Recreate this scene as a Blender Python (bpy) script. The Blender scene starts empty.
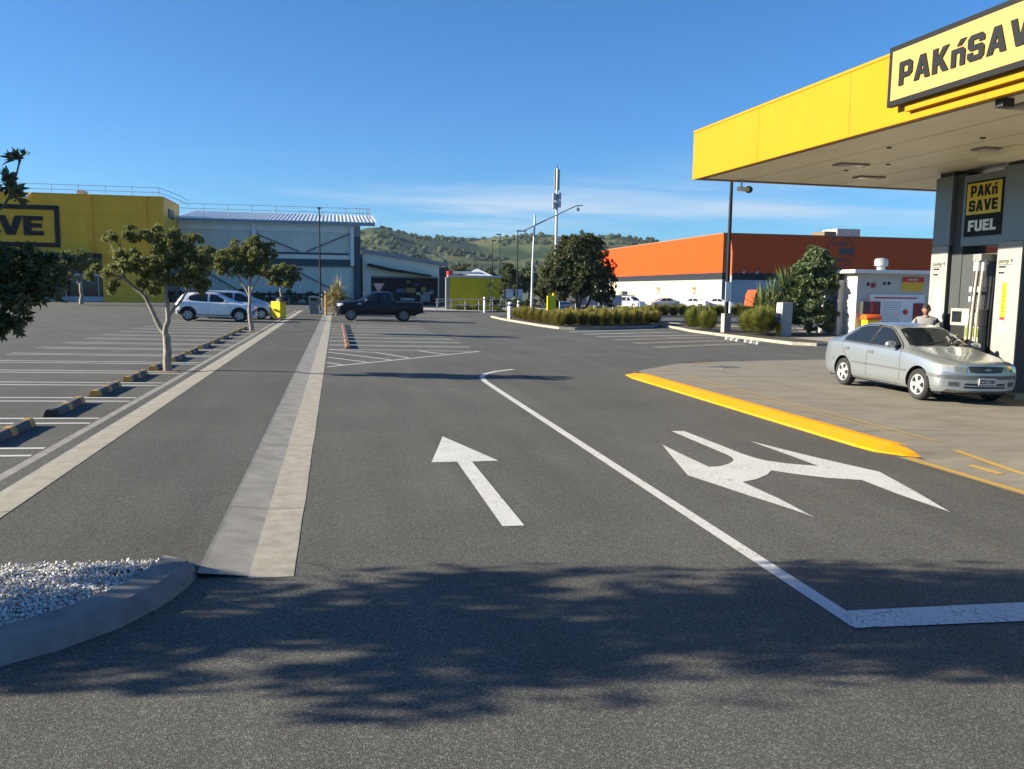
import bpy, bmesh, math, random
from math import sin, cos, pi, radians
from mathutils import Vector, Matrix
from mathutils.bvhtree import BVHTree

sc = bpy.context.scene
COL = sc.collection
K = 0.018                                   # the yard falls gently to the right for drainage
def gz(x, y=0.0):
    return -K * max(-12.0, min(16.0, x))

# ------------------------------------------------------------------ materials
def nt(m):
    m.use_nodes = True
    return m.node_tree, m.node_tree.nodes, m.node_tree.links

def mat(name, col, rough=0.6, metal=0.0, var=0.0, vscale=3.0, bump=0.0, bscale=40.0, spec=0.5, coat=0.0,
        stretch=(1, 1, 1), emit=None, estr=0.0, col2=None):
    m = bpy.data.materials.new(name)
    t, n, l = nt(m)
    b = n['Principled BSDF']
    b.inputs['Base Color'].default_value = (*col, 1)
    b.inputs['Roughness'].default_value = rough
    b.inputs['Metallic'].default_value = metal
    b.inputs['Specular IOR Level'].default_value = spec
    b.inputs['Coat Weight'].default_value = coat
    b.inputs['Coat Roughness'].default_value = 0.05
    if emit:
        b.inputs['Emission Color'].default_value = (*emit, 1)
        b.inputs['Emission Strength'].default_value = estr
    if var > 0 or bump > 0:
        tc = n.new('ShaderNodeTexCoord')
        mp = n.new('ShaderNodeMapping')
        mp.inputs['Scale'].default_value = stretch
        l.new(tc.outputs['Object'], mp.inputs['Vector'])
    if var > 0:
        nz = n.new('ShaderNodeTexNoise')
        nz.inputs['Scale'].default_value = vscale
        nz.inputs['Detail'].default_value = 6
        nz.inputs['Roughness'].default_value = 0.62
        l.new(mp.outputs[0], nz.inputs['Vector'])
        mx = n.new('ShaderNodeMix'); mx.data_type = 'RGBA'
        c2 = col2 if col2 else tuple(min(1, c * (1 + var)) for c in col)
        mx.inputs[6].default_value = (*[c * (1 - var) for c in col], 1)
        mx.inputs[7].default_value = (*c2, 1)
        rp = n.new('ShaderNodeMapRange')
        rp.inputs[1].default_value = 0.32; rp.inputs[2].default_value = 0.68
        l.new(nz.outputs['Fac'], rp.inputs[0])
        l.new(rp.outputs[0], mx.inputs[0])
        l.new(mx.outputs[2], b.inputs['Base Color'])
    if bump > 0:
        n2 = n.new('ShaderNodeTexNoise')
        n2.inputs['Scale'].default_value = bscale
        n2.inputs['Detail'].default_value = 4
        l.new(mp.outputs[0], n2.inputs['Vector'])
        bp = n.new('ShaderNodeBump')
        bp.inputs['Strength'].default_value = bump
        bp.inputs['Distance'].default_value = 0.01
        l.new(n2.outputs['Fac'], bp.inputs['Height'])
        l.new(bp.outputs[0], b.inputs['Normal'])
    return m

def asphalt(name, base, warm=1.0):
    m = bpy.data.materials.new(name)
    t, n, l = nt(m)
    b = n['Principled BSDF']
    b.inputs['Roughness'].default_value = 0.85
    b.inputs['Specular IOR Level'].default_value = 0.25
    tc = n.new('ShaderNodeTexCoord')
    # stones of the chip seal
    v = n.new('ShaderNodeTexVoronoi'); v.inputs['Scale'].default_value = 150
    l.new(tc.outputs['Object'], v.inputs['Vector'])
    v2 = n.new('ShaderNodeTexVoronoi'); v2.inputs['Scale'].default_value = 330
    l.new(tc.outputs['Object'], v2.inputs['Vector'])
    sep = n.new('ShaderNodeSeparateColor'); l.new(v.outputs['Color'], sep.inputs[0])
    sep2 = n.new('ShaderNodeSeparateColor'); l.new(v2.outputs['Color'], sep2.inputs[0])
    pw = n.new('ShaderNodeMath'); pw.operation = 'POWER'; pw.inputs[1].default_value = 3.5
    l.new(sep.outputs[0], pw.inputs[0])
    ad = n.new('ShaderNodeMath'); ad.operation = 'MULTIPLY_ADD'; ad.inputs[1].default_value = 1.35; ad.inputs[2].default_value = 0.42
    l.new(pw.outputs[0], ad.inputs[0])
    ad2 = n.new('ShaderNodeMath'); ad2.operation = 'MULTIPLY_ADD'; ad2.inputs[1].default_value = 0.42
    l.new(sep2.outputs[1], ad2.inputs[0]); l.new(ad.outputs[0], ad2.inputs[2])
    # wear, patches and drips
    nz = n.new('ShaderNodeTexNoise'); nz.inputs['Scale'].default_value = 0.35; nz.inputs['Detail'].default_value = 8
    nz.inputs['Roughness'].default_value = 0.6
    l.new(tc.outputs['Object'], nz.inputs['Vector'])
    mr = n.new('ShaderNodeMapRange'); mr.inputs[1].default_value = 0.3; mr.inputs[2].default_value = 0.7
    mr.inputs[3].default_value = 0.84; mr.inputs[4].default_value = 1.14
    l.new(nz.outputs['Fac'], mr.inputs[0])
    n3 = n.new('ShaderNodeTexNoise'); n3.inputs['Scale'].default_value = 2.3; n3.inputs['Detail'].default_value = 7
    mp = n.new('ShaderNodeMapping'); mp.inputs['Scale'].default_value = (0.9, 0.07, 1)
    l.new(tc.outputs['Object'], mp.inputs[0]); l.new(mp.outputs[0], n3.inputs['Vector'])
    mr3 = n.new('ShaderNodeMapRange'); mr3.inputs[1].default_value = 0.3; mr3.inputs[2].default_value = 0.75
    mr3.inputs[3].default_value = 0.88; mr3.inputs[4].default_value = 1.09
    l.new(n3.outputs['Fac'], mr3.inputs[0])
    # a few oil drips
    v4 = n.new('ShaderNodeTexVoronoi'); v4.inputs['Scale'].default_value = 0.55
    l.new(tc.outputs['Object'], v4.inputs['Vector'])
    n5 = n.new('ShaderNodeTexNoise'); n5.inputs['Scale'].default_value = 9; n5.inputs['Detail'].default_value = 5
    l.new(tc.outputs['Object'], n5.inputs['Vector'])
    sm = n.new('ShaderNodeMath'); sm.operation = 'MULTIPLY_ADD'; sm.inputs[1].default_value = 0.25
    l.new(n5.outputs['Fac'], sm.inputs[0]); l.new(v4.outputs['Distance'], sm.inputs[2])
    mr4 = n.new('ShaderNodeMapRange'); mr4.inputs[1].default_value = 0.17; mr4.inputs[2].default_value = 0.24
    mr4.inputs[3].default_value = 0.86; mr4.inputs[4].default_value = 1.0
    l.new(sm.outputs[0], mr4.inputs[0])
    # thin sealed cracks
    v6 = n.new('ShaderNodeTexVoronoi'); v6.feature = 'DISTANCE_TO_EDGE'; v6.inputs['Scale'].default_value = 0.16
    n7 = n.new('ShaderNodeTexNoise'); n7.inputs['Scale'].default_value = 1.4; n7.inputs['Detail'].default_value = 6
    l.new(tc.outputs['Object'], n7.inputs['Vector'])
    vm = n.new('ShaderNodeVectorMath'); vm.operation = 'MULTIPLY_ADD'; vm.inputs[1].default_value = (0.9, 0.9, 0)
    l.new(n7.outputs['Color'], vm.inputs[0]); l.new(tc.outputs['Object'], vm.inputs[2])
    l.new(vm.outputs[0], v6.inputs['Vector'])
    mr6 = n.new('ShaderNodeMapRange'); mr6.inputs[1].default_value = 0.0005; mr6.inputs[2].default_value = 0.0022
    mr6.inputs[3].default_value = 0.90; mr6.inputs[4].default_value = 1.0
    l.new(v6.outputs['Distance'], mr6.inputs[0])
    f = ad2.outputs[0]
    for o in (mr.outputs[0], mr3.outputs[0], mr4.outputs[0], mr6.outputs[0]):
        k = n.new('ShaderNodeMath'); k.operation = 'MULTIPLY'
        l.new(f, k.inputs[0]); l.new(o, k.inputs[1]); f = k.outputs[0]
    vs = n.new('ShaderNodeVectorMath'); vs.operation = 'SCALE'
    vs.inputs[0].default_value = (base * 1.0 * warm, base * 0.985, base * 0.865)
    l.new(f, vs.inputs['Scale'])
    l.new(vs.outputs[0], b.inputs['Base Color'])
    bp = n.new('ShaderNodeBump'); bp.inputs['Strength'].default_value = 0.55; bp.inputs['Distance'].default_value = 0.004
    l.new(v.outputs['Distance'], bp.inputs['Height']); l.new(bp.outputs[0], b.inputs['Normal'])
    return m

def paint(name, col, crack=0.5, wear=0.62, under=(0.10, 0.10, 0.095)):
    """road paint: crazed by cracks and worn through to the asphalt in spots"""
    m = bpy.data.materials.new(name)
    t, n, l = nt(m)
    b = n['Principled BSDF']; b.inputs['Roughness'].default_value = 0.8; b.inputs['Specular IOR Level'].default_value = 0.15
    tc = n.new('ShaderNodeTexCoord')
    nz0 = n.new('ShaderNodeTexNoise'); nz0.inputs['Scale'].default_value = 11; nz0.inputs['Detail'].default_value = 3
    l.new(tc.outputs['Object'], nz0.inputs['Vector'])
    vm = n.new('ShaderNodeVectorMath'); vm.operation = 'MULTIPLY_ADD'; vm.inputs[1].default_value = (0.09, 0.09, 0)
    l.new(nz0.outputs['Color'], vm.inputs[0]); l.new(tc.outputs['Object'], vm.inputs[2])
    v = n.new('ShaderNodeTexVoronoi'); v.feature = 'DISTANCE_TO_EDGE'; v.inputs['Scale'].default_value = 17
    l.new(vm.outputs[0], v.inputs['Vector'])
    mr = n.new('ShaderNodeMapRange'); mr.inputs[1].default_value = 0.01; mr.inputs[2].default_value = 0.045
    mr.inputs[3].default_value = crack; mr.inputs[4].default_value = 0.0
    l.new(v.outputs['Distance'], mr.inputs[0])
    lo = n.new('ShaderNodeTexNoise'); lo.inputs['Scale'].default_value = 2.2; lo.inputs['Detail'].default_value = 3
    l.new(tc.outputs['Object'], lo.inputs['Vector'])
    ml = n.new('ShaderNodeMapRange'); ml.inputs[1].default_value = 0.33; ml.inputs[2].default_value = 0.6
    l.new(lo.outputs['Fac'], ml.inputs[0])
    mm = n.new('ShaderNodeMath'); mm.operation = 'MULTIPLY'
    l.new(mr.outputs[0], mm.inputs[0]); l.new(ml.outputs[0], mm.inputs[1])
    nz = n.new('ShaderNodeTexNoise'); nz.inputs['Scale'].default_value = 45; nz.inputs['Detail'].default_value = 8
    nz.inputs['Roughness'].default_value = 0.75
    l.new(tc.outputs['Object'], nz.inputs['Vector'])
    mw = n.new('ShaderNodeMapRange'); mw.inputs[1].default_value = wear; mw.inputs[2].default_value = wear + 0.08
    mw.inputs[3].default_value = 0.0; mw.inputs[4].default_value = 0.75
    l.new(nz.outputs['Fac'], mw.inputs[0])
    mxm = n.new('ShaderNodeMath'); mxm.operation = 'MAXIMUM'
    l.new(mm.outputs[0], mxm.inputs[0]); l.new(mw.outputs[0], mxm.inputs[1])
    mx = n.new('ShaderNodeMix'); mx.data_type = 'RGBA'
    mx.inputs[6].default_value = (*col, 1); mx.inputs[7].default_value = (*under, 1)
    l.new(mxm.outputs[0], mx.inputs[0]); l.new(mx.outputs[2], b.inputs['Base Color'])
    return m

def leaf(name, c1, c2, rough=0.45, trans=0.25, spec=0.5):
    m = bpy.data.materials.new(name)
    t, n, l = nt(m)
    b = n['Principled BSDF']
    b.inputs['Roughness'].default_value = rough
    b.inputs['Specular IOR Level'].default_value = spec
    g = n.new('ShaderNodeNewGeometry')
    mx = n.new('ShaderNodeMix'); mx.data_type = 'RGBA'
    mx.inputs[6].default_value = (*c1, 1); mx.inputs[7].default_value = (*c2, 1)
    l.new(g.outputs['Random Per Island'], mx.inputs[0])
    l.new(mx.outputs[2], b.inputs['Base Color'])
    tr = n.new('ShaderNodeBsdfTranslucent'); l.new(mx.outputs[2], tr.inputs['Color'])
    ms = n.new('ShaderNodeMixShader'); ms.inputs[0].default_value = trans
    l.new(b.outputs[0], ms.inputs[1]); l.new(tr.outputs[0], ms.inputs[2])
    l.new(ms.outputs[0], n['Material Output'].inputs['Surface'])
    return m

def ribbed(name, col, pitch=0.3, axis=0, depth=0.03, rough=0.5, var=0.12, seam=0.0):
    m = mat(name, col, rough, spec=0.2, var=var, vscale=0.7, stretch=(1, 1, 0.35))
    t, n, l = nt(m)
    tc = n.new('ShaderNodeTexCoord')
    w = n.new('ShaderNodeTexWave'); w.wave_type = 'BANDS'; w.bands_direction = 'XYZ'[axis]
    w.inputs['Scale'].default_value = 0.314 / pitch
    l.new(tc.outputs['Object'], w.inputs['Vector'])
    bp = n.new('ShaderNodeBump'); bp.inputs['Strength'].default_value = 0.6; bp.inputs['Distance'].default_value = depth
    l.new(w.outputs['Fac'], bp.inputs['Height'])
    l.new(bp.outputs[0], n['Principled BSDF'].inputs['Normal'])
    return m

M = {}
M['asphalt'] = asphalt('car_park_asphalt', 0.109)
M['path_asphalt'] = asphalt('path_asphalt', 0.096, 1.01)
M['earth'] = mat('earth', (0.07, 0.075, 0.04), 0.9, var=0.3, vscale=0.05)
M['white_paint'] = paint('road_paint_white', (0.57, 0.57, 0.54), 0.8, 0.60)
M['line_paint'] = paint('line_paint_white', (0.57, 0.57, 0.54), 0.35, 0.60)
M['faded_paint'] = paint('line_paint_faded', (0.52, 0.44, 0.34), 0.4, 0.55)
M['yellow_paint'] = paint('kerb_paint_yellow', (0.60, 0.262, 0.001), 0.45, 0.665, (0.30, 0.27, 0.22))
M['yellow_line'] = paint('line_paint_yellow', (0.50, 0.30, 0.045), 0.5, 0.50, (0.30, 0.27, 0.22))
M['conc_light'] = mat('concrete_light', (0.31, 0.285, 0.235), 0.9, var=0.18, vscale=7, bump=0.35, bscale=90)
M['conc_grey'] = mat('concrete_grey', (0.275, 0.262, 0.225), 0.9, var=0.2, vscale=4, bump=0.3, bscale=90)
M['conc_lit'] = mat('concrete_kerb_face', (0.24, 0.225, 0.185), 0.9, var=0.16, vscale=6, bump=0.5, bscale=90)
M['conc_dark'] = mat('concrete_dark', (0.19, 0.185, 0.17), 0.9, var=0.25, vscale=5, bump=0.3, bscale=60)
M['mulch'] = mat('mulch', (0.06, 0.045, 0.03), 0.95, var=0.5, vscale=30, bump=1.0, bscale=60)
M['black'] = mat('black_plastic', (0.015, 0.015, 0.017), 0.45)
M['rubber'] = mat('rubber', (0.02, 0.02, 0.021), 0.8, var=0.2, vscale=20)
M['grey_rubber'] = mat('weathered_rubber', (0.085, 0.085, 0.09), 0.75, var=0.25, vscale=12)
M['reflector'] = mat('reflector_yellow', (0.46, 0.25, 0.035), 0.5, var=0.3, vscale=25)
M['reflector_orange'] = mat('reflector_orange', (0.42, 0.17, 0.05), 0.55, var=0.25, vscale=20)
M['reflector_white'] = mat('reflector_white', (0.7, 0.68, 0.62), 0.5)
M['glass'] = mat('dark_glass', (0.012, 0.016, 0.02), 0.04, spec=0.6)
M['galv'] = mat('galvanised_steel', (0.42, 0.44, 0.46), 0.45, 0.5, var=0.15, vscale=4)
M['dark_steel'] = mat('dark_painted_steel', (0.014, 0.015, 0.017), 0.55, spec=0.15)
M['white_steel'] = mat('white_painted_steel', (0.72, 0.72, 0.70), 0.5, var=0.08, vscale=2)
M['bark'] = mat('bark', (0.26, 0.23, 0.19), 0.9, var=0.45, vscale=14, bump=0.9, bscale=35, stretch=(1, 1, 0.3))
M['bark_dark'] = mat('bark_dark', (0.11, 0.095, 0.075), 0.9, var=0.4, vscale=12, bump=0.8, bscale=30, stretch=(1, 1, 0.3))
M['leaf_dark'] = leaf('leaf_dark', (0.026, 0.045, 0.016), (0.150, 0.170, 0.066), 0.4, 0.22, 0.45)
M['leaf_olive'] = leaf('leaf_olive', (0.065, 0.088, 0.026), (0.320, 0.325, 0.120), 0.55, 0.38, 0.3)
M['leaf_grey'] = leaf('leaf_grey_green', (0.065, 0.10, 0.034), (0.21, 0.26, 0.115), 0.5, 0.25)
M['leaf_mid'] = leaf('leaf_mid', (0.03, 0.055, 0.018), (0.10, 0.125, 0.045), 0.5, 0.2)
M['leaf_yellow'] = leaf('leaf_yellow', (0.20, 0.17, 0.055), (0.50, 0.42, 0.19), 0.5, 0.3)
M['leaf_palm'] = leaf('leaf_palm', (0.05, 0.085, 0.025), (0.20, 0.24, 0.09), 0.4, 0.25)
M['tussock'] = leaf('tussock_blade', (0.085, 0.088, 0.016), (0.34, 0.295, 0.075), 0.6, 0.25, 0.2)
M['tussock_green'] = leaf('tussock_green_blade', (0.075, 0.095, 0.014), (0.27, 0.265, 0.060), 0.6, 0.25, 0.2)
M['brand_yellow'] = mat('fascia_yellow', (0.46, 0.222, 0.005), 0.45, var=0.04, vscale=1.5, spec=0.2)
M['brand_cream'] = mat('sign_cream_acrylic', (0.52, 0.30, 0.085), 0.35)
M['sign_black'] = mat('sign_charcoal', (0.016, 0.018, 0.020), 0.6, spec=0.12)
M['store_yellow'] = ribbed('store_yellow_cladding', (0.95, 0.455, 0.030), 1.2, 0, 0.02, 0.45, 0.08)
M['store_yellow2'] = mat('yellow_block_wall', (0.95, 0.445, 0.02), 0.6, var=0.12, vscale=0.8)
M['soffit'] = mat('soffit_sheet', (0.92, 0.86, 0.64), 0.42, var=0.06, vscale=0.8)
M['clad_grey'] = mat('pillar_grey', (0.20, 0.21, 0.22), 0.35, 0.3)
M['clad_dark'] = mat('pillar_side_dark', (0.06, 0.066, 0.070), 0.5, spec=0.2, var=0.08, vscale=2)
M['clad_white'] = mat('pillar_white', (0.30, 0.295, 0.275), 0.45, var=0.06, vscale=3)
M['white'] = mat('white_panel', (0.80, 0.79, 0.76), 0.5, var=0.05, vscale=2)
M['off_white'] = mat('kiosk_white', (0.48, 0.46, 0.41), 0.7, var=0.1, vscale=1.5)
M['red'] = mat('red_paint', (0.50, 0.03, 0.025), 0.4)
M['orange_plastic'] = mat('orange_plastic', (0.75, 0.11, 0.015), 0.45)
M['yellow_plastic'] = mat('yellow_plastic', (0.85, 0.58, 0.01), 0.4)
M['amber_sign'] = mat('amber_sign', (0.75, 0.42, 0.02), 0.5)
M['blue'] = mat('blue_panel', (0.05, 0.13, 0.33), 0.45)
M['green'] = mat('green_panel', (0.16, 0.22, 0.03), 0.5)
M['grey_mid'] = mat('grey_mid', (0.22, 0.22, 0.22), 0.55, var=0.1, vscale=3)
M['beige'] = mat('pump_beige', (0.36, 0.34, 0.29), 0.5)
M['skin'] = mat('skin', (0.30, 0.155, 0.105), 0.5)
M['hair'] = mat('hair', (0.012, 0.009, 0.008), 0.6)
M['sweater'] = mat('grey_sweater', (0.20, 0.20, 0.21), 0.9, var=0.1, vscale=25)
M['trousers'] = mat('dark_trousers', (0.03, 0.032, 0.04), 0.9)

# ------------------------------------------------------------------ objects
def link(o, parent=None):
    COL.objects.link(o)
    if parent: o.parent = parent
    return o

def tag(o, label=None, cat=None, group=None, kind=None):
    if label: o['label'] = label
    if cat: o['category'] = cat
    if group: o['group'] = group
    if kind: o['kind'] = kind
    return o

def thing(name, label, cat, loc=(0, 0, 0), rz=0.0, group=None, tilt=False):
    o = bpy.data.objects.new(name, None)
    o.empty_display_size = 0.2
    link(o); o.location = loc; o.rotation_euler = (0, 0, rz)
    return tag(o, label, cat, group)

def on(x, y, dz=0.0):
    return (x, y, gz(x, y) + dz)

def dup(root, loc=None, rz=None, label=None, scale=None):
    r = root.copy(); COL.objects.link(r)
    if loc is not None: r.location = loc
    if rz is not None: r.rotation_euler = (0, 0, rz)
    if scale is not None: r.scale = (scale, scale, scale) if not hasattr(scale, '__len__') else scale
    if label: r['label'] = label
    for ch in list(root.children):
        c = ch.copy(); COL.objects.link(c); c.parent = r
        for g in list(ch.children):
            d = g.copy(); COL.objects.link(d); d.parent = c
    return r

class MB:
    def __init__(s): s.v = []; s.f = []; s.m = []
    def quad(s, a, b, c, d, m=0):
        i = len(s.v); s.v += [tuple(a), tuple(b), tuple(c), tuple(d)]; s.f.append((i, i+1, i+2, i+3)); s.m.append(m); return s
    def poly(s, pts, m=0):
        i = len(s.v); s.v += [tuple(p) for p in pts]; s.f.append(tuple(range(i, i+len(pts)))); s.m.append(m); return s
    def box(s, x0, x1, y0, y1, z0, z1, m=0, rz=0.0, about=None, shear=0.0):
        i = len(s.v)
        P = [(x0,y0,z0),(x1,y0,z0),(x1,y1,z0),(x0,y1,z0),(x0,y0,z1),(x1,y0,z1),(x1,y1,z1),(x0,y1,z1)]
        if rz:
            cx, cy = about if about else ((x0+x1)/2, (y0+y1)/2)
            P = [(cx+(x-cx)*cos(rz)-(y-cy)*sin(rz), cy+(x-cx)*sin(rz)+(y-cy)*cos(rz), z) for x,y,z in P]
        s.v += P
        for q in ((0,3,2,1),(4,5,6,7),(0,1,5,4),(1,2,6,5),(2,3,7,6),(3,0,4,7)):
            s.f.append(tuple(i+k for k in q)); s.m.append(m)
        return s
    def prism(s, pts, z0, z1, m=0, mtop=None):
        """pts: plan outline; z0/z1 numbers or functions of x, y"""
        n = len(pts); i = len(s.v)
        f0 = z0 if callable(z0) else (lambda x, y: z0)
        f1 = z1 if callable(z1) else (lambda x, y: z1)
        a = sum(pts[k][0]*pts[(k+1)%n][1]-pts[(k+1)%n][0]*pts[k][1] for k in range(n))
        if a < 0: pts = pts[::-1]
        s.v += [(x, y, f0(x, y)) for x, y in pts] + [(x, y, f1(x, y)) for x, y in pts]
        s.f.append(tuple(range(i+n-1, i-1, -1))); s.m.append(m)
        s.f.append(tuple(range(i+n, i+2*n))); s.m.append(m if mtop is None else mtop)
        for k in range(n):
            k2 = (k+1) % n
            s.f.append((i+k, i+k2, i+n+k2, i+n+k)); s.m.append(m)
        return s
    def extrude(s, prof, a, b, m=0, axis='y', cap=True):
        """prof: closed outline in the plane across the axis, run from a to b along it"""
        n = len(prof); i = len(s.v)
        for t in (a, b):
            for p, q in prof:
                s.v.append({'y': (p, t, q), 'x': (t, p, q), 'z': (p, q, t)}[axis])
        for k in range(n):
            k2 = (k+1) % n
            s.f.append((i+k, i+k2, i+n+k2, i+n+k)); s.m.append(m)
        if cap:
            s.f.append(tuple(range(i+n-1, i-1, -1))); s.m.append(m)
            s.f.append(tuple(range(i+n, i+2*n))); s.m.append(m)
        return s
    def tube(s, path, rad, n=8, m=0, cap=True):
        path = [Vector(p) for p in path]
        if not hasattr(rad, '__len__'): rad = [rad]*len(path)
        i0 = len(s.v); up = None
        for k, p in enumerate(path):
            d = (path[min(k+1, len(path)-1)] - path[max(k-1, 0)]).normalized()
            if up is None:
                up = d.orthogonal().normalized()
            else:
                up = (up - d*up.dot(d))
                up = up.normalized() if up.length > 1e-6 else d.orthogonal().normalized()
            sd = d.cross(up)
            for j in range(n):
                a = 2*pi*j/n
                s.v.append(tuple(p + (up*cos(a)+sd*sin(a))*rad[k]))
        for k in range(len(path)-1):
            for j in range(n):
                j2 = (j+1) % n
                s.f.append((i0+k*n+j, i0+k*n+j2, i0+(k+1)*n+j2, i0+(k+1)*n+j)); s.m.append(m)
        if cap:
            s.f.append(tuple(i0+j for j in range(n-1, -1, -1))); s.m.append(m)
            e = i0+(len(path)-1)*n
            s.f.append(tuple(e+j for j in range(n))); s.m.append(m)
        return s
    def lathe(s, prof, axis='z', n=24, c=(0,0,0), m=0, closed=False):
        i0 = len(s.v)
        for r, h in prof:
            for j in range(n):
                a = 2*pi*j/n
                p = {'z': (r*cos(a), r*sin(a), h), 'y': (r*cos(a), h, r*sin(a)), 'x': (h, r*cos(a), r*sin(a))}[axis]
                s.v.append((c[0]+p[0], c[1]+p[1], c[2]+p[2]))
        L = len(prof)
        for k in range(L if closed else L-1):
            k2 = (k+1) % L
            for j in range(n):
                j2 = (j+1) % n
                s.f.append((i0+k*n+j, i0+k*n+j2, i0+k2*n+j2, i0+k2*n+j)); s.m.append(m)
        return s
    def build(s, name, mats, parent=None, smooth=0, bevel=0.0, recalc=True):
        me = bpy.data.meshes.new(name)
        me.from_pydata(s.v, [], s.f)
        if not isinstance(mats, (list, tuple)): mats = [mats]
        for q in mats: me.materials.append(q)
        if len(mats) > 1:
            me.polygons.foreach_set('material_index', s.m)
        if recalc or bevel:
            bm = bmesh.new(); bm.from_mesh(me)
            if recalc: bmesh.ops.recalc_face_normals(bm, faces=bm.faces)
            if bevel:
                es = [e for e in bm.edges if len(e.link_faces) == 2 and e.calc_face_angle(0) > 0.6]
                bmesh.ops.bevel(bm, geom=es, offset=bevel, segments=2, affect='EDGES', profile=0.6, clamp_overlap=True)
            bm.to_mesh(me); bm.free()
        me.update()
        if smooth:
            me.polygons.foreach_set('use_smooth', [True]*len(me.polygons))
            me.set_sharp_from_angle(angle=radians(smooth))
        return link(bpy.data.objects.new(name, me), parent)

def struct(name, mb, mats, **k):
    o = mb.build(name, mats, None, **k)
    o['kind'] = 'structure'
    return o

def flat(name, pts, dz, m, kind='structure', lab=None):
    """a thin sheet laid on the falling yard"""
    mb = MB(); mb.poly([(x, y, gz(x)+dz) for x, y in pts])
    o = mb.build(name, m, recalc=False)
    bm = bmesh.new(); bm.from_mesh(o.data)
    for f in bm.faces:
        f.normal_update()
        if f.normal.z < 0: f.normal_flip()
    bmesh.ops.triangulate(bm, faces=bm.faces)
    bm.to_mesh(o.data); bm.free()
    o['kind'] = kind
    return o

def evaluated(o):
    dg = bpy.context.evaluated_depsgraph_get()
    dg.update()
    return bpy.data.meshes.new_from_object(o.evaluated_get(dg), depsgraph=dg)

# block letters drawn as outlines (unit height), with holes
GL = {
 'P': (.80, [[(0,0),(0,1),(.62,1),(.8,.86),(.8,.44),(.62,.3),(.28,.3),(.28,0)], [(.28,.52),(.28,.78),(.49,.78),(.53,.74),(.53,.56),(.49,.52)]]),
 'A': (.92, [[(0,0),(.3,1),(.62,1),(.92,0),(.63,0),(.575,.2),(.345,.2),(.29,0)], [(.395,.4),(.525,.4),(.46,.68)]]),
 'K': (.90, [[(0,0),(0,1),(.28,1),(.28,.62),(.55,1),(.88,1),(.53,.54),(.9,0),(.57,0),(.34,.36),(.28,.28),(.28,0)]]),
 'n': (.72, [[(0,0),(0,.7),(.58,.7),(.72,.57),(.72,0),(.46,0),(.46,.5),(.26,.5),(.26,0)], [(.26,.78),(.44,1.02),(.74,1.02),(.5,.78)]]),
 'S': (.82, [[(0,.14),(0,.34),(.27,.34),(.27,.22),(.55,.22),(.55,.4),(.14,.4),(0,.54),(0,.86),(.14,1),(.68,1),(.82,.86),(.82,.68),(.55,.68),(.55,.79),(.27,.79),(.27,.61),(.68,.61),(.82,.48),(.82,.14),(.68,0),(.14,0)]]),
 'V': (.92, [[(0,1),(.29,1),(.46,.36),(.63,1),(.92,1),(.62,0),(.3,0)]]),
 'E': (.72, [[(0,0),(0,1),(.72,1),(.72,.77),(.28,.77),(.28,.62),(.66,.62),(.66,.4),(.28,.4),(.28,.23),(.72,.23),(.72,0)]]),
 'F': (.70, [[(0,0),(0,1),(.70,1),(.70,.77),(.28,.77),(.28,.60),(.64,.60),(.64,.37),(.28,.37),(.28,0)]]),
 'U': (.82, [[(0,1),(.28,1),(.28,.23),(.54,.23),(.54,1),(.82,1),(.82,.14),(.68,0),(.14,0),(0,.14)]]),
 'L': (.68, [[(0,0),(0,1),(.28,1),(.28,.23),(.68,.23),(.68,0)]]),
}
def lettering(text, h, name, m, parent, origin, right, up, depth=0.02, gap=.11, xs=1.0, centre=False, width=None):
    cu = bpy.data.curves.new(name, 'CURVE'); cu.dimensions = '2D'; cu.fill_mode = 'BOTH'; cu.extrude = depth/2/h
    x = 0.0
    for ch in text:
        w, loops = GL[ch]
        for lp in loops:
            sp = cu.splines.new('POLY'); sp.points.add(len(lp)-1)
            for p, (a, b) in zip(sp.points, lp): p.co = (x+a, b, 0, 1)
            sp.use_cyclic_u = True
        x += w+gap
    x -= gap
    o = bpy.data.objects.new(name, cu); COL.objects.link(o)
    me = evaluated(o); bpy.data.objects.remove(o)
    me.materials.clear(); me.materials.append(m)
    right = Vector(right).normalized(); up = Vector(up).normalized(); nn = right.cross(up)
    sx = h*xs if width is None else width/x
    Mx = Matrix((( right.x*sx, up.x*h, nn.x*h, 0), (right.y*sx, up.y*h, nn.y*h, 0), (right.z*sx, up.z*h, nn.z*h, 0), (0,0,0,1)))
    off = Vector(origin) - (right*sx*x/2 if centre else Vector())
    me.transform(Matrix.Translation(off) @ Mx)
    me.update()
    return link(bpy.data.objects.new(name, me), parent)

def fonttext(text, h, name, m, parent, origin, right, up, depth=0.004, bold=0.0, centre=False):
    cu = bpy.data.curves.new(name, 'FONT'); cu.body = text; cu.size = 1.0; cu.extrude = depth/2/h; cu.offset = bold
    if centre: cu.align_x = 'CENTER'
    o = bpy.data.objects.new(name, cu); COL.objects.link(o)
    me = evaluated(o); bpy.data.objects.remove(o)
    me.materials.clear(); me.materials.append(m)
    right = Vector(right).normalized(); up = Vector(up).normalized(); nn = right.cross(up)
    k = h/0.7
    Mx = Matrix(((right.x*k, up.x*k, nn.x*k, 0), (right.y*k, up.y*k, nn.y*k, 0), (right.z*k, up.z*k, nn.z*k, 0), (0,0,0,1)))
    me.transform(Matrix.Translation(Vector(origin)) @ Mx); me.update()
    return link(bpy.data.objects.new(name, me), parent)

ORD = ['first','second','third','fourth','fifth','sixth','seventh','eighth','ninth','tenth','eleventh','twelfth','thirteenth',
       'fourteenth','fifteenth','sixteenth','seventeenth','eighteenth','nineteenth','twentieth']

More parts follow.
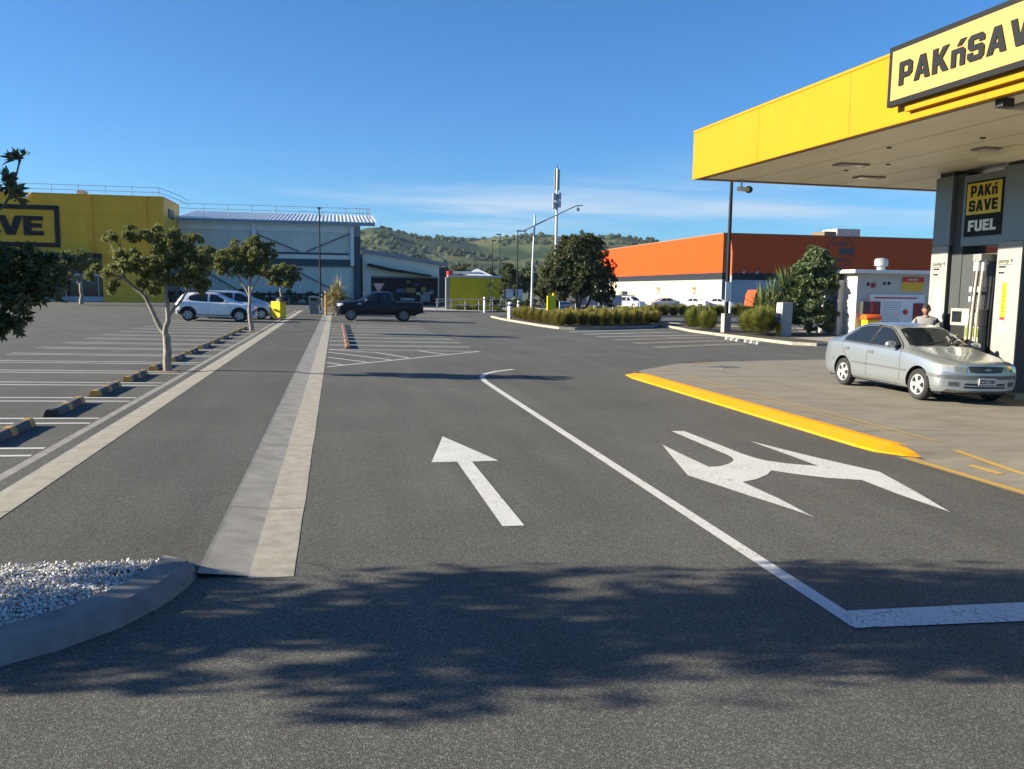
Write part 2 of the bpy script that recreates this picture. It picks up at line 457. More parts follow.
# ------------------------------------------------------------------ ground, roads, kerbs, paint
def yard_sheet(name, x0, x1, y0, y1, dz, m):
    mb = MB(); xs = sorted({x0, x1, *[b for b in (-12, 16) if x0 < b < x1]})
    for a, b in zip(xs, xs[1:]):
        mb.quad((a, y0, gz(a)+dz), (b, y0, gz(b)+dz), (b, y1, gz(b)+dz), (a, y1, gz(a)+dz))
    return struct(name, mb, m, recalc=False)

yard_sheet('ground', -980, 2380, -430, 3480, -0.05, M['earth'])
yard_sheet('car_park', -90, 150, -40, 215, 0.0, M['asphalt'])

# footpath between its two kerbs, 6 cm above the car park
PZ = 0.035
mb = MB()
mb.quad((-2.66, 5.96, gz(-2.66)+PZ), (-0.92, 5.72, gz(-.92)+PZ), (-0.92, 71, gz(-.92)+PZ), (-2.66, 71, gz(-2.66)+PZ))
struct('footpath', mb, M['path_asphalt'], recalc=False)

def strip(name, prof, y0, y1, m, step=3.0, jag=0.0, seed=1):
    """prof: (x, dz) across the strip"""
    rnd = random.Random(seed); mb = MB(); ys = [y0]
    while ys[-1] < y1: ys.append(min(y1, ys[-1]+step))
    rows = []
    for y in ys:
        e = rnd.uniform(-jag, jag)
        row = []
        for k, (x, dz) in enumerate(prof):
            xx = x + (e if k == len(prof)-1 else 0)
            row.append((xx, y, gz(xx)+dz))
        rows.append(row)
    for a, b in zip(rows, rows[1:]):
        for k in range(len(prof)-1):
            mb.quad(a[k], a[k+1], b[k+1], b[k])
    return struct(name, mb, m, recalc=False)

strip('left_gutter', [(-3.30, 0.004), (-3.10, -0.004), (-2.94, 0.006)], 4.6, 71, M['conc_grey'], 3.0)
strip('left_kerb', [(-2.94, 0.006), (-2.70, PZ), (-2.655, PZ+0.004)], 5.2, 71, M['conc_lit'], 3.0)
strip('right_kerb', [(-0.93, PZ+0.004), (-0.905, PZ), (-0.66, 0.009), (-0.60, 0.003)], 5.66, 67, M['conc_grey'], 3.0)
strip('right_gutter', [(-0.60, 0.003), (-0.45, 0.003), (-0.30, 0.003)], 5.62, 67, M['conc_light'], 0.35, 0.005, 4)
# saw-cut joints across kerbs
mb = MB()
for k in range(20):
    y = 7.4 + 3.0*k
    for x0, x1 in ((-3.29, -2.66), (-0.92, -0.31)):
        pr = [x0, (x0+x1)/2, x1]
        zz = (0.010, 0.012, PZ+0.008) if x0 < -2 else (PZ+0.008, 0.018, 0.010)
        for a, b, za, zb in ((pr[0], pr[1], zz[0], zz[1]), (pr[1], pr[2], zz[1], zz[2])):
            mb.quad((a, y, gz(a)+za), (b, y, gz(b)+zb), (b, y+.012, gz(b)+zb), (a, y+.012, gz(a)+za))
struct('kerb_joints', mb, M['conc_dark'], recalc=False)

# the planted corner bed: raised kerb, white stones
outer = [(-0.93,5.70),(-0.97,5.45),(-1.06,5.17),(-1.22,4.87),(-1.45,4.61),(-1.72,4.42),(-2.1,4.22),(-2.7,4.02),(-3.6,3.86),(-5.2,3.75),(-8.5,3.7)]
def inset(pl, d):
    out = []
    for k, p in enumerate(pl):
        a = Vector(pl[max(k-1, 0)]); b = Vector(pl[min(k+1, len(pl)-1)])
        t = (b-a).normalized(); out.append((p[0]+t.y*d, p[1]-t.x*d))
    return out
inner = [(-1.17,5.88),(-1.20,5.66),(-1.28,5.38),(-1.42,5.12),(-1.62,4.87),(-1.87,4.67),(-2.22,4.48),(-2.78,4.28),(-3.65,4.12),(-5.25,4.0),(-8.5,3.95)]
mb = MB()
HK = 0.10
def kp(p, dz): return (p[0], p[1], gz(p[0])+dz)
mixp = lambda t: [(a[0]+(b[0]-a[0])*t, a[1]+(b[1]-a[1])*t) for a, b in zip(outer, inner)]
mid1 = mixp(.12); mid2 = mixp(.32)
for k in range(len(outer)-1):
    mb.quad(kp(outer[k], 0.0), kp(outer[k+1], 0.0), kp(mid1[k+1], HK-.035), kp(mid1[k], HK-.035))
    mb.quad(kp(mid1[k], HK-.035), kp(mid1[k+1], HK-.035), kp(mid2[k+1], HK), kp(mid2[k], HK))
    mb.quad(kp(mid2[k], HK), kp(mid2[k+1], HK), kp(inner[k+1], HK), kp(inner[k], HK))
    mb.quad(kp(inner[k], HK), kp(inner[k+1], HK), kp(inner[k+1], 0.02), kp(inner[k], 0.02))
mb.quad(kp(outer[0], 0), kp(mid1[0], HK-.035), kp(inner[0], HK), kp(inner[0], 0))
struct('garden_kerb', mb, M['conc_dark'], smooth=50)
bed = [(-1.14, 5.95)] + inner + [(-8.5, 5.95)]
flat('garden_bed', bed, 0.03, M['conc_dark'])
# back edging flush with the path
mb = MB(); mb.quad((-8.5, 5.93, gz(-8.5)+.075), (-0.95, 5.72, gz(-1)+.064), (-0.95, 5.79, gz(-1)+.064), (-8.5, 5.99, gz(-8.5)+.075))
struct('bed_edging', mb, M['conc_grey'], recalc=False)

def inside(p, poly):
    c = False; n = len(poly)
    for k in range(n):
        x1, y1 = poly[k]; x2, y2 = poly[(k+1) % n]
        if (y1 > p[1]) != (y2 > p[1]) and p[0] < (x2-x1)*(p[1]-y1)/(y2-y1)+x1: c = not c
    return c
rnd = random.Random(11)
mb = MB()
sphere = [Vector(p).normalized() for p in ((1,0,0),(-1,0,0),(0,1,0),(0,-1,0),(0,0,1),(0,0,-1),(1,1,1),(-1,1,1),(1,-1,1),(-1,-1,1))]
octf = [(0,2,4),(2,1,4),(1,3,4),(3,0,4),(2,0,5),(1,2,5),(3,1,5),(0,3,5)]
n = 0
bed2 = [(-1.20, 5.90)] + [(x-.03, y+.035) for x, y in inner] + [(-8.5, 5.90)]
while n < 20000:
    p = (rnd.uniform(-4.9, -1.12), rnd.uniform(4.0, 5.90))
    if not inside(p, bed2): continue
    n += 1
    r = rnd.uniform(.006, .0145); q = Matrix.Rotation(rnd.uniform(0, 6.3), 3, Vector((rnd.gauss(0,1), rnd.gauss(0,1), rnd.gauss(0,1))).normalized())
    i = len(mb.v); c = Vector((p[0], p[1], gz(p[0])+0.058+rnd.random()**2*.016))
    sx, sy, sz = rnd.uniform(.7, 1.4), rnd.uniform(.6, 1.1), rnd.uniform(.5, .9)
    for k in range(6):
        vv = sphere[k]; vv = Vector((vv.x*sx, vv.y*sy, vv.z*sz))*r*rnd.uniform(.8, 1.25)
        mb.v.append(tuple(c + q @ vv))
    for f in octf: mb.f.append(tuple(i+k for k in f)); mb.m.append(0)
stone = leaf('white_stone', (0.34, 0.33, 0.31), (0.80, 0.78, 0.74), 0.8, 0.0, 0.2)
o = mb.build('white_stones', stone)
tag(o, 'white stone chips filling the kerbed corner bed', 'gravel', kind='stuff')

# ---- car park lines, left of the path
def pline(name, a, b, w, m, dz=0.004):
    a = Vector(a); b = Vector(b); t = (b-a).normalized(); s = Vector((-t.y, t.x))*w/2
    return flat(name, [a+s, a-s, b-s, b+s], dz, m)
for k in range(-2, 17):
    y = 9.96 + 2.27*k
    if y < 5: continue
    xl = -8.36
    pline('parking_line', (xl, y), (-3.33, y), .085, M['line_paint'])
    pline('parking_line', (xl, y+.44), (-3.33, y+.44), .085, M['line_paint'])
for k in range(12):
    y = 52 + 2.4*k
    pline('parking_line', (-27, y), (-21.5, y), .1, M['line_paint'])
# ---- right of the kerb: hatched nose and stalls
pline('hatch_edge', (-0.24, 20.97), (4.66, 27.10), .09, M['line_paint'])
for a, b in (((-.25,23.92),(.78,22.45)),((-.25,25.84),(1.48,23.3)),((1.19,25.94),(2.04,24.1)),((-.25,22.15),(.15,21.56)),((-.25,26.9),(1.19,25.94)),((2.6,26.95),(3.31,25.56))):
    pline('hatch_bar', a, b, .09, M['line_paint'])
for k in range(9):
    y = 27.06 + 2.3*k
    pline('parking_line', (-.25, y), (4.62 if k < 5 else 4.4, y), .1, M['line_paint'])
    if k: pline('parking_line', (-.25, y-.42), (4.62 if k < 5 else 4.4, y-.42), .09, M['line_paint'])
# far rows near the stores
for k in range(7):
    pline('parking_line', (5.5+.1*k, 57+2.6*k), (9.3+.1*k, 57.6+2.6*k), .13, M['line_paint'])
# ---- right stalls by the island
for (a, b) in (((12.06,42.7),(18.5,47.0)),((12.2,40.5),(18.7,43.9)),((12.2,38.2),(19.0,41.0)),((12.25,35.9),(18.4,38.8)),((12.27,33.4),(18.0,36.3)),((12.28,31.0),(17.6,33.9))):
    pline('parking_line', a, b, .12, M['line_paint'] if a[1] > 37 else M['faded_paint'])
    pline('parking_line', (a[0], a[1]-.45), (b[0], b[1]-.45), .12, M['line_paint'] if a[1] > 37 else M['faded_paint'])

# ---- arrows
flat('straight_arrow', [(1.385,11.0),(1.045,9.31),(1.34,9.315),(1.345,6.66),(1.535,6.66),(1.515,9.32),(1.83,9.35)], 0.004, M['white_paint'])
turn = [(4.807,11.316),(5.001,11.31),(5.022,10.583),(5.034,10.035),(5.04,9.6),(5.078,9.3),(5.129,9.15),(5.32,8.95),(5.629,8.79),(5.629,9.532),(5.615,10.457),(5.85,9.49),(6.0,8.99),(6.188,8.428),(5.93,7.45),(5.699,6.688),(5.666,7.385),(5.692,8.042),(5.36,8.17),(5.1,8.38),(4.901,8.6),(4.741,8.396),(4.49,8.18),(4.261,8.062),(4.277,7.313),(4.241,6.659),(4.155,7.05),(4.03,7.48),(3.91,7.966),(3.792,8.428),(3.99,9.27),(4.234,10.266),(4.225,9.674),(4.235,8.834),(4.4,8.867),(4.577,9.007),(4.713,9.164),(4.786,9.341),(4.81,9.518),(4.807,9.9)]
flat('turn_arrow', turn, 0.004, M['white_paint'])
# ---- lane line with its bend and the holding line
cl = [(3.095,4.30),(3.12,8),(3.145,12),(3.17,16),(3.19,17.9),(3.27,18.8),(3.5,19.6),(3.9,20.25),(4.45,20.85)]
lft = []; rgt = []
for k, p in enumerate(cl):
    a = Vector(cl[max(k-1,0)]); b = Vector(cl[min(k+1,len(cl)-1)]); t = (b-a).normalized(); s = Vector((-t.y, t.x))*.06
    lft.append(Vector(p)+s); rgt.append(Vector(p)-s)
flat('lane_line', lft + rgt[::-1], 0.004, M['white_paint'])
flat('holding_line', [(3.035,4.27),(3.155,4.53),(4.46,4.505),(8.0,4.45),(8.0,4.16),(4.2,4.22)], 0.0075, M['white_paint'])

# ---- yellow kerb and forecourt slab
FZ = 0.11
def fz(x, y):                               # slab height above the yard: ramps down to the crossing near the camera
    t = max(0.0, min(1.0, (x-7.3)/2.2)); near = max(0.0, min(1.0, (9.3-y)/0.3))
    return FZ*(1-near) + near*(0.012 + (FZ-.012)*t)
mb = MB()
ys = [1.0, 3, 5, 7, 8, 9.0, 9.2, 9.4, 9.6, 10.5, 12, 14, 16, 18, 19.3]
xs = [7.25, 7.6, 8.2, 8.8, 9.5, 11, 13, 15, 16, 20, 28, 40]
far = lambda x: 19.3 if x <= 7.3 else (19.9 + (x-7.6)*1.1 if x < 9.9 else 22.4 + min(1.7, (x-9.9)*.33))
for i in range(len(xs)-1):
    for j in range(len(ys)-1):
        q = []
        for x, y in ((xs[i], ys[j]), (xs[i+1], ys[j]), (xs[i+1], ys[j+1]), (xs[i], ys[j+1])):
            yy = far(x) if y == 19.3 else y
            q.append((x, yy, gz(x)+fz(x, y)))
        mb.quad(*q)
conc = mat('forecourt_concrete', (0.215, 0.193, 0.150), 0.85, var=0.17, vscale=1.1, bump=0.25, bscale=120, stretch=(1, 2.2, 1))
struct('forecourt', mb, conc, recalc=False)
# front apron left of the kerb line, where the kerb drops away
mb = MB()
for y0, y1 in ((1.0, 5), (5, 9.2)):
    mb.quad((7.0, y0, gz(7)+.012), (7.25, y0, gz(7.25)+.012), (7.25, y1, gz(7.25)+.012), (7.0, y1, gz(7)+.012))
struct('crossing_apron', mb, conc, recalc=False)
# back kerb of the slab
mb = MB()
bx = [7.25, 7.6, 8.2, 8.8, 9.5, 9.9, 11, 13, 15, 16, 20, 28, 40]
for a, b in zip(bx, bx[1:]):
    mb.quad((a, far(a), gz(a)+FZ), (b, far(b), gz(b)+FZ), (b, far(b)+.06, gz(b)-.01), (a, far(a)+.06, gz(a)-.01))
struct('forecourt_back_edge', mb, M['conc_grey'], recalc=False)
# joints and yellow lines on the slab
mb = MB()
for y in (10.6, 13.2, 15.8, 18.4):
    mb.quad((7.26,y,gz(7.26)+FZ+.004),(16,y,gz(16)+FZ+.004),(16,y+.015,gz(16)+FZ+.004),(7.26,y+.015,gz(7.26)+FZ+.004))
for x in (9.6, 12.2):
    mb.quad((x,9.7,gz(x)+FZ+.004),(x+.015,9.7,gz(x)+FZ+.004),(x+.015,22,gz(x)+FZ+.004),(x,22,gz(x)+FZ+.004))
struct('slab_joints', mb, M['conc_dark'], recalc=False)
def onslab(name, a, b, w, m):
    a = Vector(a); b = Vector(b); t = (b-a).normalized(); s = Vector((-t.y, t.x))*w/2; mb = MB()
    n = max(1, int((b-a).length/1.0))
    for k in range(n):
        p = a+(b-a)*k/n; q = a+(b-a)*(k+1)/n
        mb.quad(*[(v.x, v.y, gz(v.x)+fz(v.x, v.y)+.006) for v in (p-s, q-s, q+s, p+s)])
    return struct(name, mb, m, recalc=False)
onslab('kerb_side_line', (8.02, 9.75), (8.18, 18.4), .05, M['yellow_line'])
onslab('kerb_side_line', (7.78, 9.9), (7.9, 18.0), .035, M['yellow_line'])
mb = MB(); mb.quad((7.02,2,gz(7)+.02),(7.14,2,gz(7.1)+.02),(7.14,9.15,gz(7.1)+.02),(7.02,9.15,gz(7)+.02))
struct('crossing_line', mb, M['yellow_line'], recalc=False)
onslab('crossing_line', (7.86, 9.2), (7.5, 2.0), .10, M['yellow_line'])
onslab('crossing_line', (7.55, 8.6), (7.55, 8.1), .10, M['yellow_line'])
onslab('corner_mark', (8.0, 19.7), (8.35, 19.85), .10, M['yellow_line'])
onslab('corner_mark', (9.9, 22.0), (10.6, 22.4), .10, M['yellow_line'])
# sloped yellow kerb
mb = MB()
yy = [9.12, 9.30, 9.62] + [10+1.0*k for k in range(9)] + [18.8, 19.6]
prof = lambda s: [(6.93, .0), (6.95, .03*s), (7.20, .115*s), (7.30, .122*s), (7.32, .105*s)]
rows = []
for k, y in enumerate(yy):
    s = (0.08, .62, 1.0)[k] if k < 3 else (1.0 if k < len(yy)-1 else .5)
    row = prof(s)
    sh = .0 if k >= 3 else (.55, .24, .03)[k]
    sh = .12 if k == len(yy)-1 else sh
    rows.append([(x + sh, y, gz(x)+dz) for j, (x, dz) in enumerate(row)])
for a, b in zip(rows, rows[1:]):
    for j in range(4): mb.quad(a[j], a[j+1], b[j+1], b[j])
tag(struct('yellow_kerb', mb, M['yellow_paint'], smooth=35), 'bright yellow painted mountable kerb edging the fuel forecourt', 'kerb')
# drain grate in the slab
t = thing('drain_grate', 'dark rectangular drain grate set in the forecourt corner', 'drain', on(10.33, 20.96, FZ), radians(28))
mb = MB(); mb.box(-.42, .42, -.3, .3, -.03, .006, 0); mb.build('frame', M['galv'], t)
mb = MB()
mb.box(-.37, .37, -.25, .25, .007, .010); 
for k in range(10): mb.box(-.36+.075*k, -.33+.075*k, -.25, .25, .0105, .016)
mb.build('grille', M['black'], t)

# ---- centre island and right island: kerbs and beds
def island(name, pts, bedmat, h=.13, w=.15):
    pts = list(pts); mb = MB(); n = len(pts)
    cx = sum(p[0] for p in pts)/n; cy = sum(p[1] for p in pts)/n
    ins = []
    for k, p in enumerate(pts):
        a = Vector(pts[k-1]); b = Vector(pts[(k+1) % n]); t = (b-a).normalized()
        q1 = Vector(p)+Vector((t.y, -t.x))*w; q2 = Vector(p)-Vector((t.y, -t.x))*w
        ins.append(q1 if (q1-Vector((cx, cy))).length < (q2-Vector((cx, cy))).length else q2)
    for k in range(n):
        k2 = (k+1) % n
        mb.quad(kp(pts[k], 0), kp(pts[k2], 0), kp(pts[k2], h), kp(pts[k], h))
        mb.quad(kp(pts[k], h), kp(pts[k2], h), kp(ins[k2], h), kp(ins[k], h))
        mb.quad(kp(ins[k], h), kp(ins[k2], h), kp(ins[k2], 0), kp(ins[k], 0))
    struct(name + '_kerb', mb, M['conc_light'])
    flat(name + '_bed', [tuple(p) for p in ins], h-.03, bedmat)
island('centre_island', [(11.75,60),(11.78,56.4),(12.0,49),(12.35,45.6),(13.2,45.3),(16,47.4),(19.5,49.6),(21,51.6),(22.4,58),(22.5,66),(20,69),(14,69),(12,65)], M['mulch'])
island('right_island', [(21.2,55),(20.2,47),(19.6,43.9),(19.45,39),(19.45,35.5),(19.5,33.0),(20.2,32.2),(22,32.1),(33,32.1),(40,32.1),(40,44),(30,44.5),(24,50),(22.5,55)], M['mulch'])
flat('kiosk_pavement', [(21.3,32.3),(39,32.3),(39,43),(25.4,43),(25.3,37.5),(21.3,36.2)], .125, M['conc_grey'])
island('back_pavement', [(5.5,77.5),(13.2,79.5),(16.5,84),(24,86),(24,110),(5.5,110)], M['conc_light'])

# ------------------------------------------------------------------ cars
def lerp_tab(tab, s):
    if s <= tab[0][0]: return tab[0][1]
    for (a, va), (b, vb) in zip(tab, tab[1:]):
        if s <= b:
            t = (s-a)/(b-a) if b > a else 0
            return va + (vb-va)*t
    return tab[-1][1]
def smooth_tab(tab, s, r=.05):
    return sum(lerp_tab(tab, s+d*r)*w for d, w in ((-1, .25), (0, .5), (1, .25)))

def car_paint(name, col, metal=0.0, rough=0.3):
    return mat(name, col, rough, metal, coat=0.6)

def car_body(sp, paintm, parent):
    """lofted shell: front at s = 0, local x = L/2 - s, right-hand side at -y"""
    L = sp['L']; N = 84
    st = sorted(set([L*k/N for k in range(N+1)] + [.02, .05, L-.02, L-.05]))
    rings = []
    for s in st:
        zt = smooth_tab(sp['top'], s, sp.get('sm', .05)); zbelt = min(smooth_tab(sp['belt'], s), zt-.015); w = smooth_tab(sp['hw'], s, .04)
        wr = min(smooth_tab(sp['rw'], s, .08), w-.03); zb = smooth_tab(sp['bot'], s, .03); d = min(.06, (zt-zbelt)*.35)
        H = zbelt-zb
        half = [(0, zb), (w*.7, zb), (w-.07, zb+.015), (w-.02, zb+.08), (w-.004, zb+.28*H), (w, zb+.52*H), (w-.004, zb+.72*H),
                (w-.016, zb+.86*H), (w-.03, zbelt-.025), (w-.055, zbelt)]
        wb = w-.055
        for t in (.25, .5, .75):
            half.append((wb+(wr-wb)*t+.012*sin(pi*t), zbelt+(zt-d-zbelt)*t))
        half += [(wr, zt-d), (wr-.035, zt-d*.45), (wr-.09, zt-d*.12), (wr*.6, zt+.006), (wr*.3, zt+.012), (0, zt+.014)]
        ring = []
        for y, z in half: ring.append((y, z))
        for y, z in half[-2:0:-1]: ring.append((-y, z))
        pts = []
        for y, z in ring:
            u = (y/w)**2 if w else 0
            x = s
            if s < .9: x += sp.get('bowf', .16)*u*(1-s/.9)**2
            if s > L-.9: x -= sp.get('bowr', .12)*u*(1-(L-s)/.9)**2
            # noses lean: the lower face stands forward, the upper leans back
            if s < .4: x += sp.get('rake', .05)*max(0, (z-.55))*(1-s/.4)
            pts.append((L/2-x, y, z))
        rings.append(pts)
    mb = MB(); n = len(rings[0])
    for r in rings: mb.v += r
    for k in range(len(rings)-1):
        for j in range(n):
            j2 = (j+1) % n
            mb.f.append((k*n+j, k*n+j2, (k+1)*n+j2, (k+1)*n+j)); mb.m.append(0)
    def cap(base, ring, s, flip):
        h = n//2; KC = 8; rows = []
        w = max(abs(p[1]) for p in ring)
        for j in range(1, h):
            a, b = base+j, base+n-j; ya, yb = ring[j][1], ring[n-j][1]; row = [a]
            dx = ring[j][0] - ring[0][0]
            for c in range(1, KC):
                t = c/KC; y = ya+(yb-ya)*t
                bow = sp.get('bowf', .16) if s < 1 else -sp.get('bowr', .12)
                x = ring[j][0] + bow*((ya/w)**2-(y/w)**2)
                mb.v.append((x, y, ring[j][2])); row.append(len(mb.v)-1)
            row.append(b); rows.append(row)
        fs = []
        for a, b in zip(rows, rows[1:]):
            for c in range(KC): fs.append((a[c], a[c+1], b[c+1], b[c]))
        for c in range(KC):
            fs.append((base, rows[0][c+1], rows[0][c])); fs.append((base+h, rows[-1][c], rows[-1][c+1]))
        for f in fs: mb.f.append(f[::-1] if flip else f); mb.m.append(0)
    cap(0, rings[0], 0, False)
    cap((len(rings)-1)*n, rings[-1], L, True)
    raw = mb.build('raw', [paintm, M['black']])
    bm = bmesh.new(); bm.from_mesh(raw.data); bvh = BVHTree.FromBMesh(bm); bm.free()
    # wheel arches
    cb = MB()
    for ws in sp['wheels']:
        for sd in (-1, 1):
            y0, y1 = sorted((sd*(sp['hw0']-.30), sd*(sp['hw0']+.2)))
            c = L/2-ws
            cb.lathe([(0, y0), (sp['arch'], y0), (sp['arch'], y1), (0, y1)], 'y', 36, (c, 0, sp['r']+.01))
    cut = cb.build('cut', M['black'])
    bm = bmesh.new(); bm.from_mesh(cut.data); bmesh.ops.remove_doubles(bm, verts=bm.verts, dist=1e-5)
    bmesh.ops.recalc_face_normals(bm, faces=bm.faces); bm.to_mesh(cut.data); bm.free()
    mo = raw.modifiers.new('b', 'BOOLEAN'); mo.operation = 'DIFFERENCE'; mo.object = cut; mo.solver = 'EXACT'
    mo.material_mode = 'TRANSFER'
    me = evaluated(raw)
    bpy.data.objects.remove(raw); bpy.data.objects.remove(cut)
    me.name = 'body'
    me.polygons.foreach_set('use_smooth', [True]*len(me.polygons)); me.set_sharp_from_angle(angle=radians(32))
    return link(bpy.data.objects.new('body', me), parent), bvh

def patch(bvh, L, poly, axis, name, m, parent, off=.005, side=-1, step=.09, thick=0.0):
    """a piece of glass, lamp or trim following the shell. poly: (s, z) on a side, (y, z) on an end, (s, y) from above"""
    bm = bmesh.new()
    f = bm.faces.new([bm.verts.new((a, b, 0)) for a, b in poly])
    lo = [min(p[k] for p in poly) for k in (0, 1)]; hi = [max(p[k] for p in poly) for k in (0, 1)]
    for k in (0, 1):
        c = lo[k]+step
        while c < hi[k]-.01:
            no = Vector((1, 0, 0)) if k == 0 else Vector((0, 1, 0))
            bmesh.ops.bisect_plane(bm, geom=bm.verts[:]+bm.edges[:]+bm.faces[:], plane_co=no*c, plane_no=no)
            c += step
    bad = []
    for v in bm.verts:
        a, b = v.co.x, v.co.y
        if axis == 'side': o, d = Vector((L/2-a, side*3, b)), Vector((0, -side, 0))
        elif axis == 'front': o, d = Vector((L, a, b)), Vector((-1, 0, 0))
        elif axis == 'rear': o, d = Vector((-L, a, b)), Vector((1, 0, 0))
        else: o, d = Vector((L/2-a, b, 4)), Vector((0, 0, -1))
        h = bvh.ray_cast(o, d)
        if h[0] is None:
            h = bvh.find_nearest(o + d*3)
        v.co = h[0] + (h[1] if h[1].dot(d) < 0 else -h[1])*off
    bmesh.ops.recalc_face_normals(bm, faces=bm.faces)
    # face outwards
    for f in bm.faces:
        f.normal_update()
        d = {'side': Vector((0, side, 0)), 'front': Vector((1,0,0)), 'rear': Vector((-1,0,0)), 'top': Vector((0,0,1))}[axis]
        if f.normal.dot(d) < 0: f.normal_flip()
        f.smooth = True
    me = bpy.data.meshes.new(name); bm.to_mesh(me); bm.free(); me.materials.append(m)
    return link(bpy.data.objects.new(name, me), parent)

def bar(pts, w):
    """thicken a polyline into a 2-D strip"""
    l = []; r = []
    for k, p in enumerate(pts):
        a = Vector(pts[max(k-1,0)]); b = Vector(pts[min(k+1,len(pts)-1)]); t = (b-a).normalized(); s = Vector((-t.y, t.x))*w/2
        l.append(tuple(Vector(p)+s)); r.append(tuple(Vector(p)-s))
    return l + r[::-1]

def car_wheel(r, w, rimm, style, side):
    """returns tyre and rim builders, axle along y, outer face towards side"""
    ty = MB(); ri = MB()
    R0 = r*.66
    ty.lathe([(R0, -w/2+.015), (r*.86, -w/2), (r*.965, -w/2+.02), (r, -w/2+.05), (r, w/2-.05), (r*.965, w/2-.02), (r*.86, w/2), (R0, w/2-.015)], 'y', 36, closed=True)
    yo = side*(w/2-.02)
    ri.lathe([(0.0, yo+side*.004), (R0*.25, yo+side*.004), (R0*.92, yo-side*.006), (R0, yo+side*.004), (R0+.002, yo-side*.12), (0, yo-side*.12)], 'y', 36, m=0)
    n = style.get('n', 5)
    for k in range(n):
        a0 = 2*pi*k/n; hw = style.get('hole', .30)
        pts = []
        for a, rr in ((-hw*.55, .42), (-hw, .82), (0, .87), (hw, .82), (hw*.55, .42), (0, .36)):
            pts.append((cos(a0+a)*R0*rr, yo+side*.0075, sin(a0+a)*R0*rr))
        ri.poly(pts, 1)
    return ty, ri

def add_wheels(sp, parent, rimm):
    L = sp['L']
    for ws in sp['wheels']:
        for sd in (-1, 1):
            ty, ri = car_wheel(sp['r'], .19, rimm, sp.get('rim', {}), sd)
            w = ty.build('wheel', M['rubber'], parent, smooth=40)
            w.location = (L/2-ws, sd*(sp['hw0']-.105), sp['r'])
            r = ri.build('rim', [rimm, M['black']], w, smooth=30)

def place_on_yard(t, dz=0.0, extra=0.0):
    """sit the car on the cross-fall"""
    x, y = t.location.x, t.location.y
    rz = t.rotation_euler.z
    a = math.atan(K) if -12 < x < 16 else 0.0
    m = Matrix.Rotation(a, 4, 'Y') @ Matrix.Rotation(rz, 4, 'Z')
    t.rotation_euler = m.to_euler()
    t.location.z = gz(x)+dz

silver = car_paint('silver_paint', (0.385, 0.42, 0.442), 0.7, 0.34)
rim_silver = mat('rim_silver', (0.55, 0.56, 0.57), 0.35, 0.6)
lamp_clear = mat('lamp_lens', (0.55, 0.56, 0.54), 0.12, 0.5, spec=0.8)
lamp_amber = mat('lamp_amber', (0.55, 0.25, 0.03), 0.2)
lamp_red = mat('lamp_red', (0.35, 0.015, 0.012), 0.2)
seam = mat('panel_gap', (0.02, 0.02, 0.022), 0.7)
trim = mat('grey_trim', (0.10, 0.105, 0.11), 0.55)
plate_m = mat('plate_white', (0.62, 0.62, 0.60), 0.5)

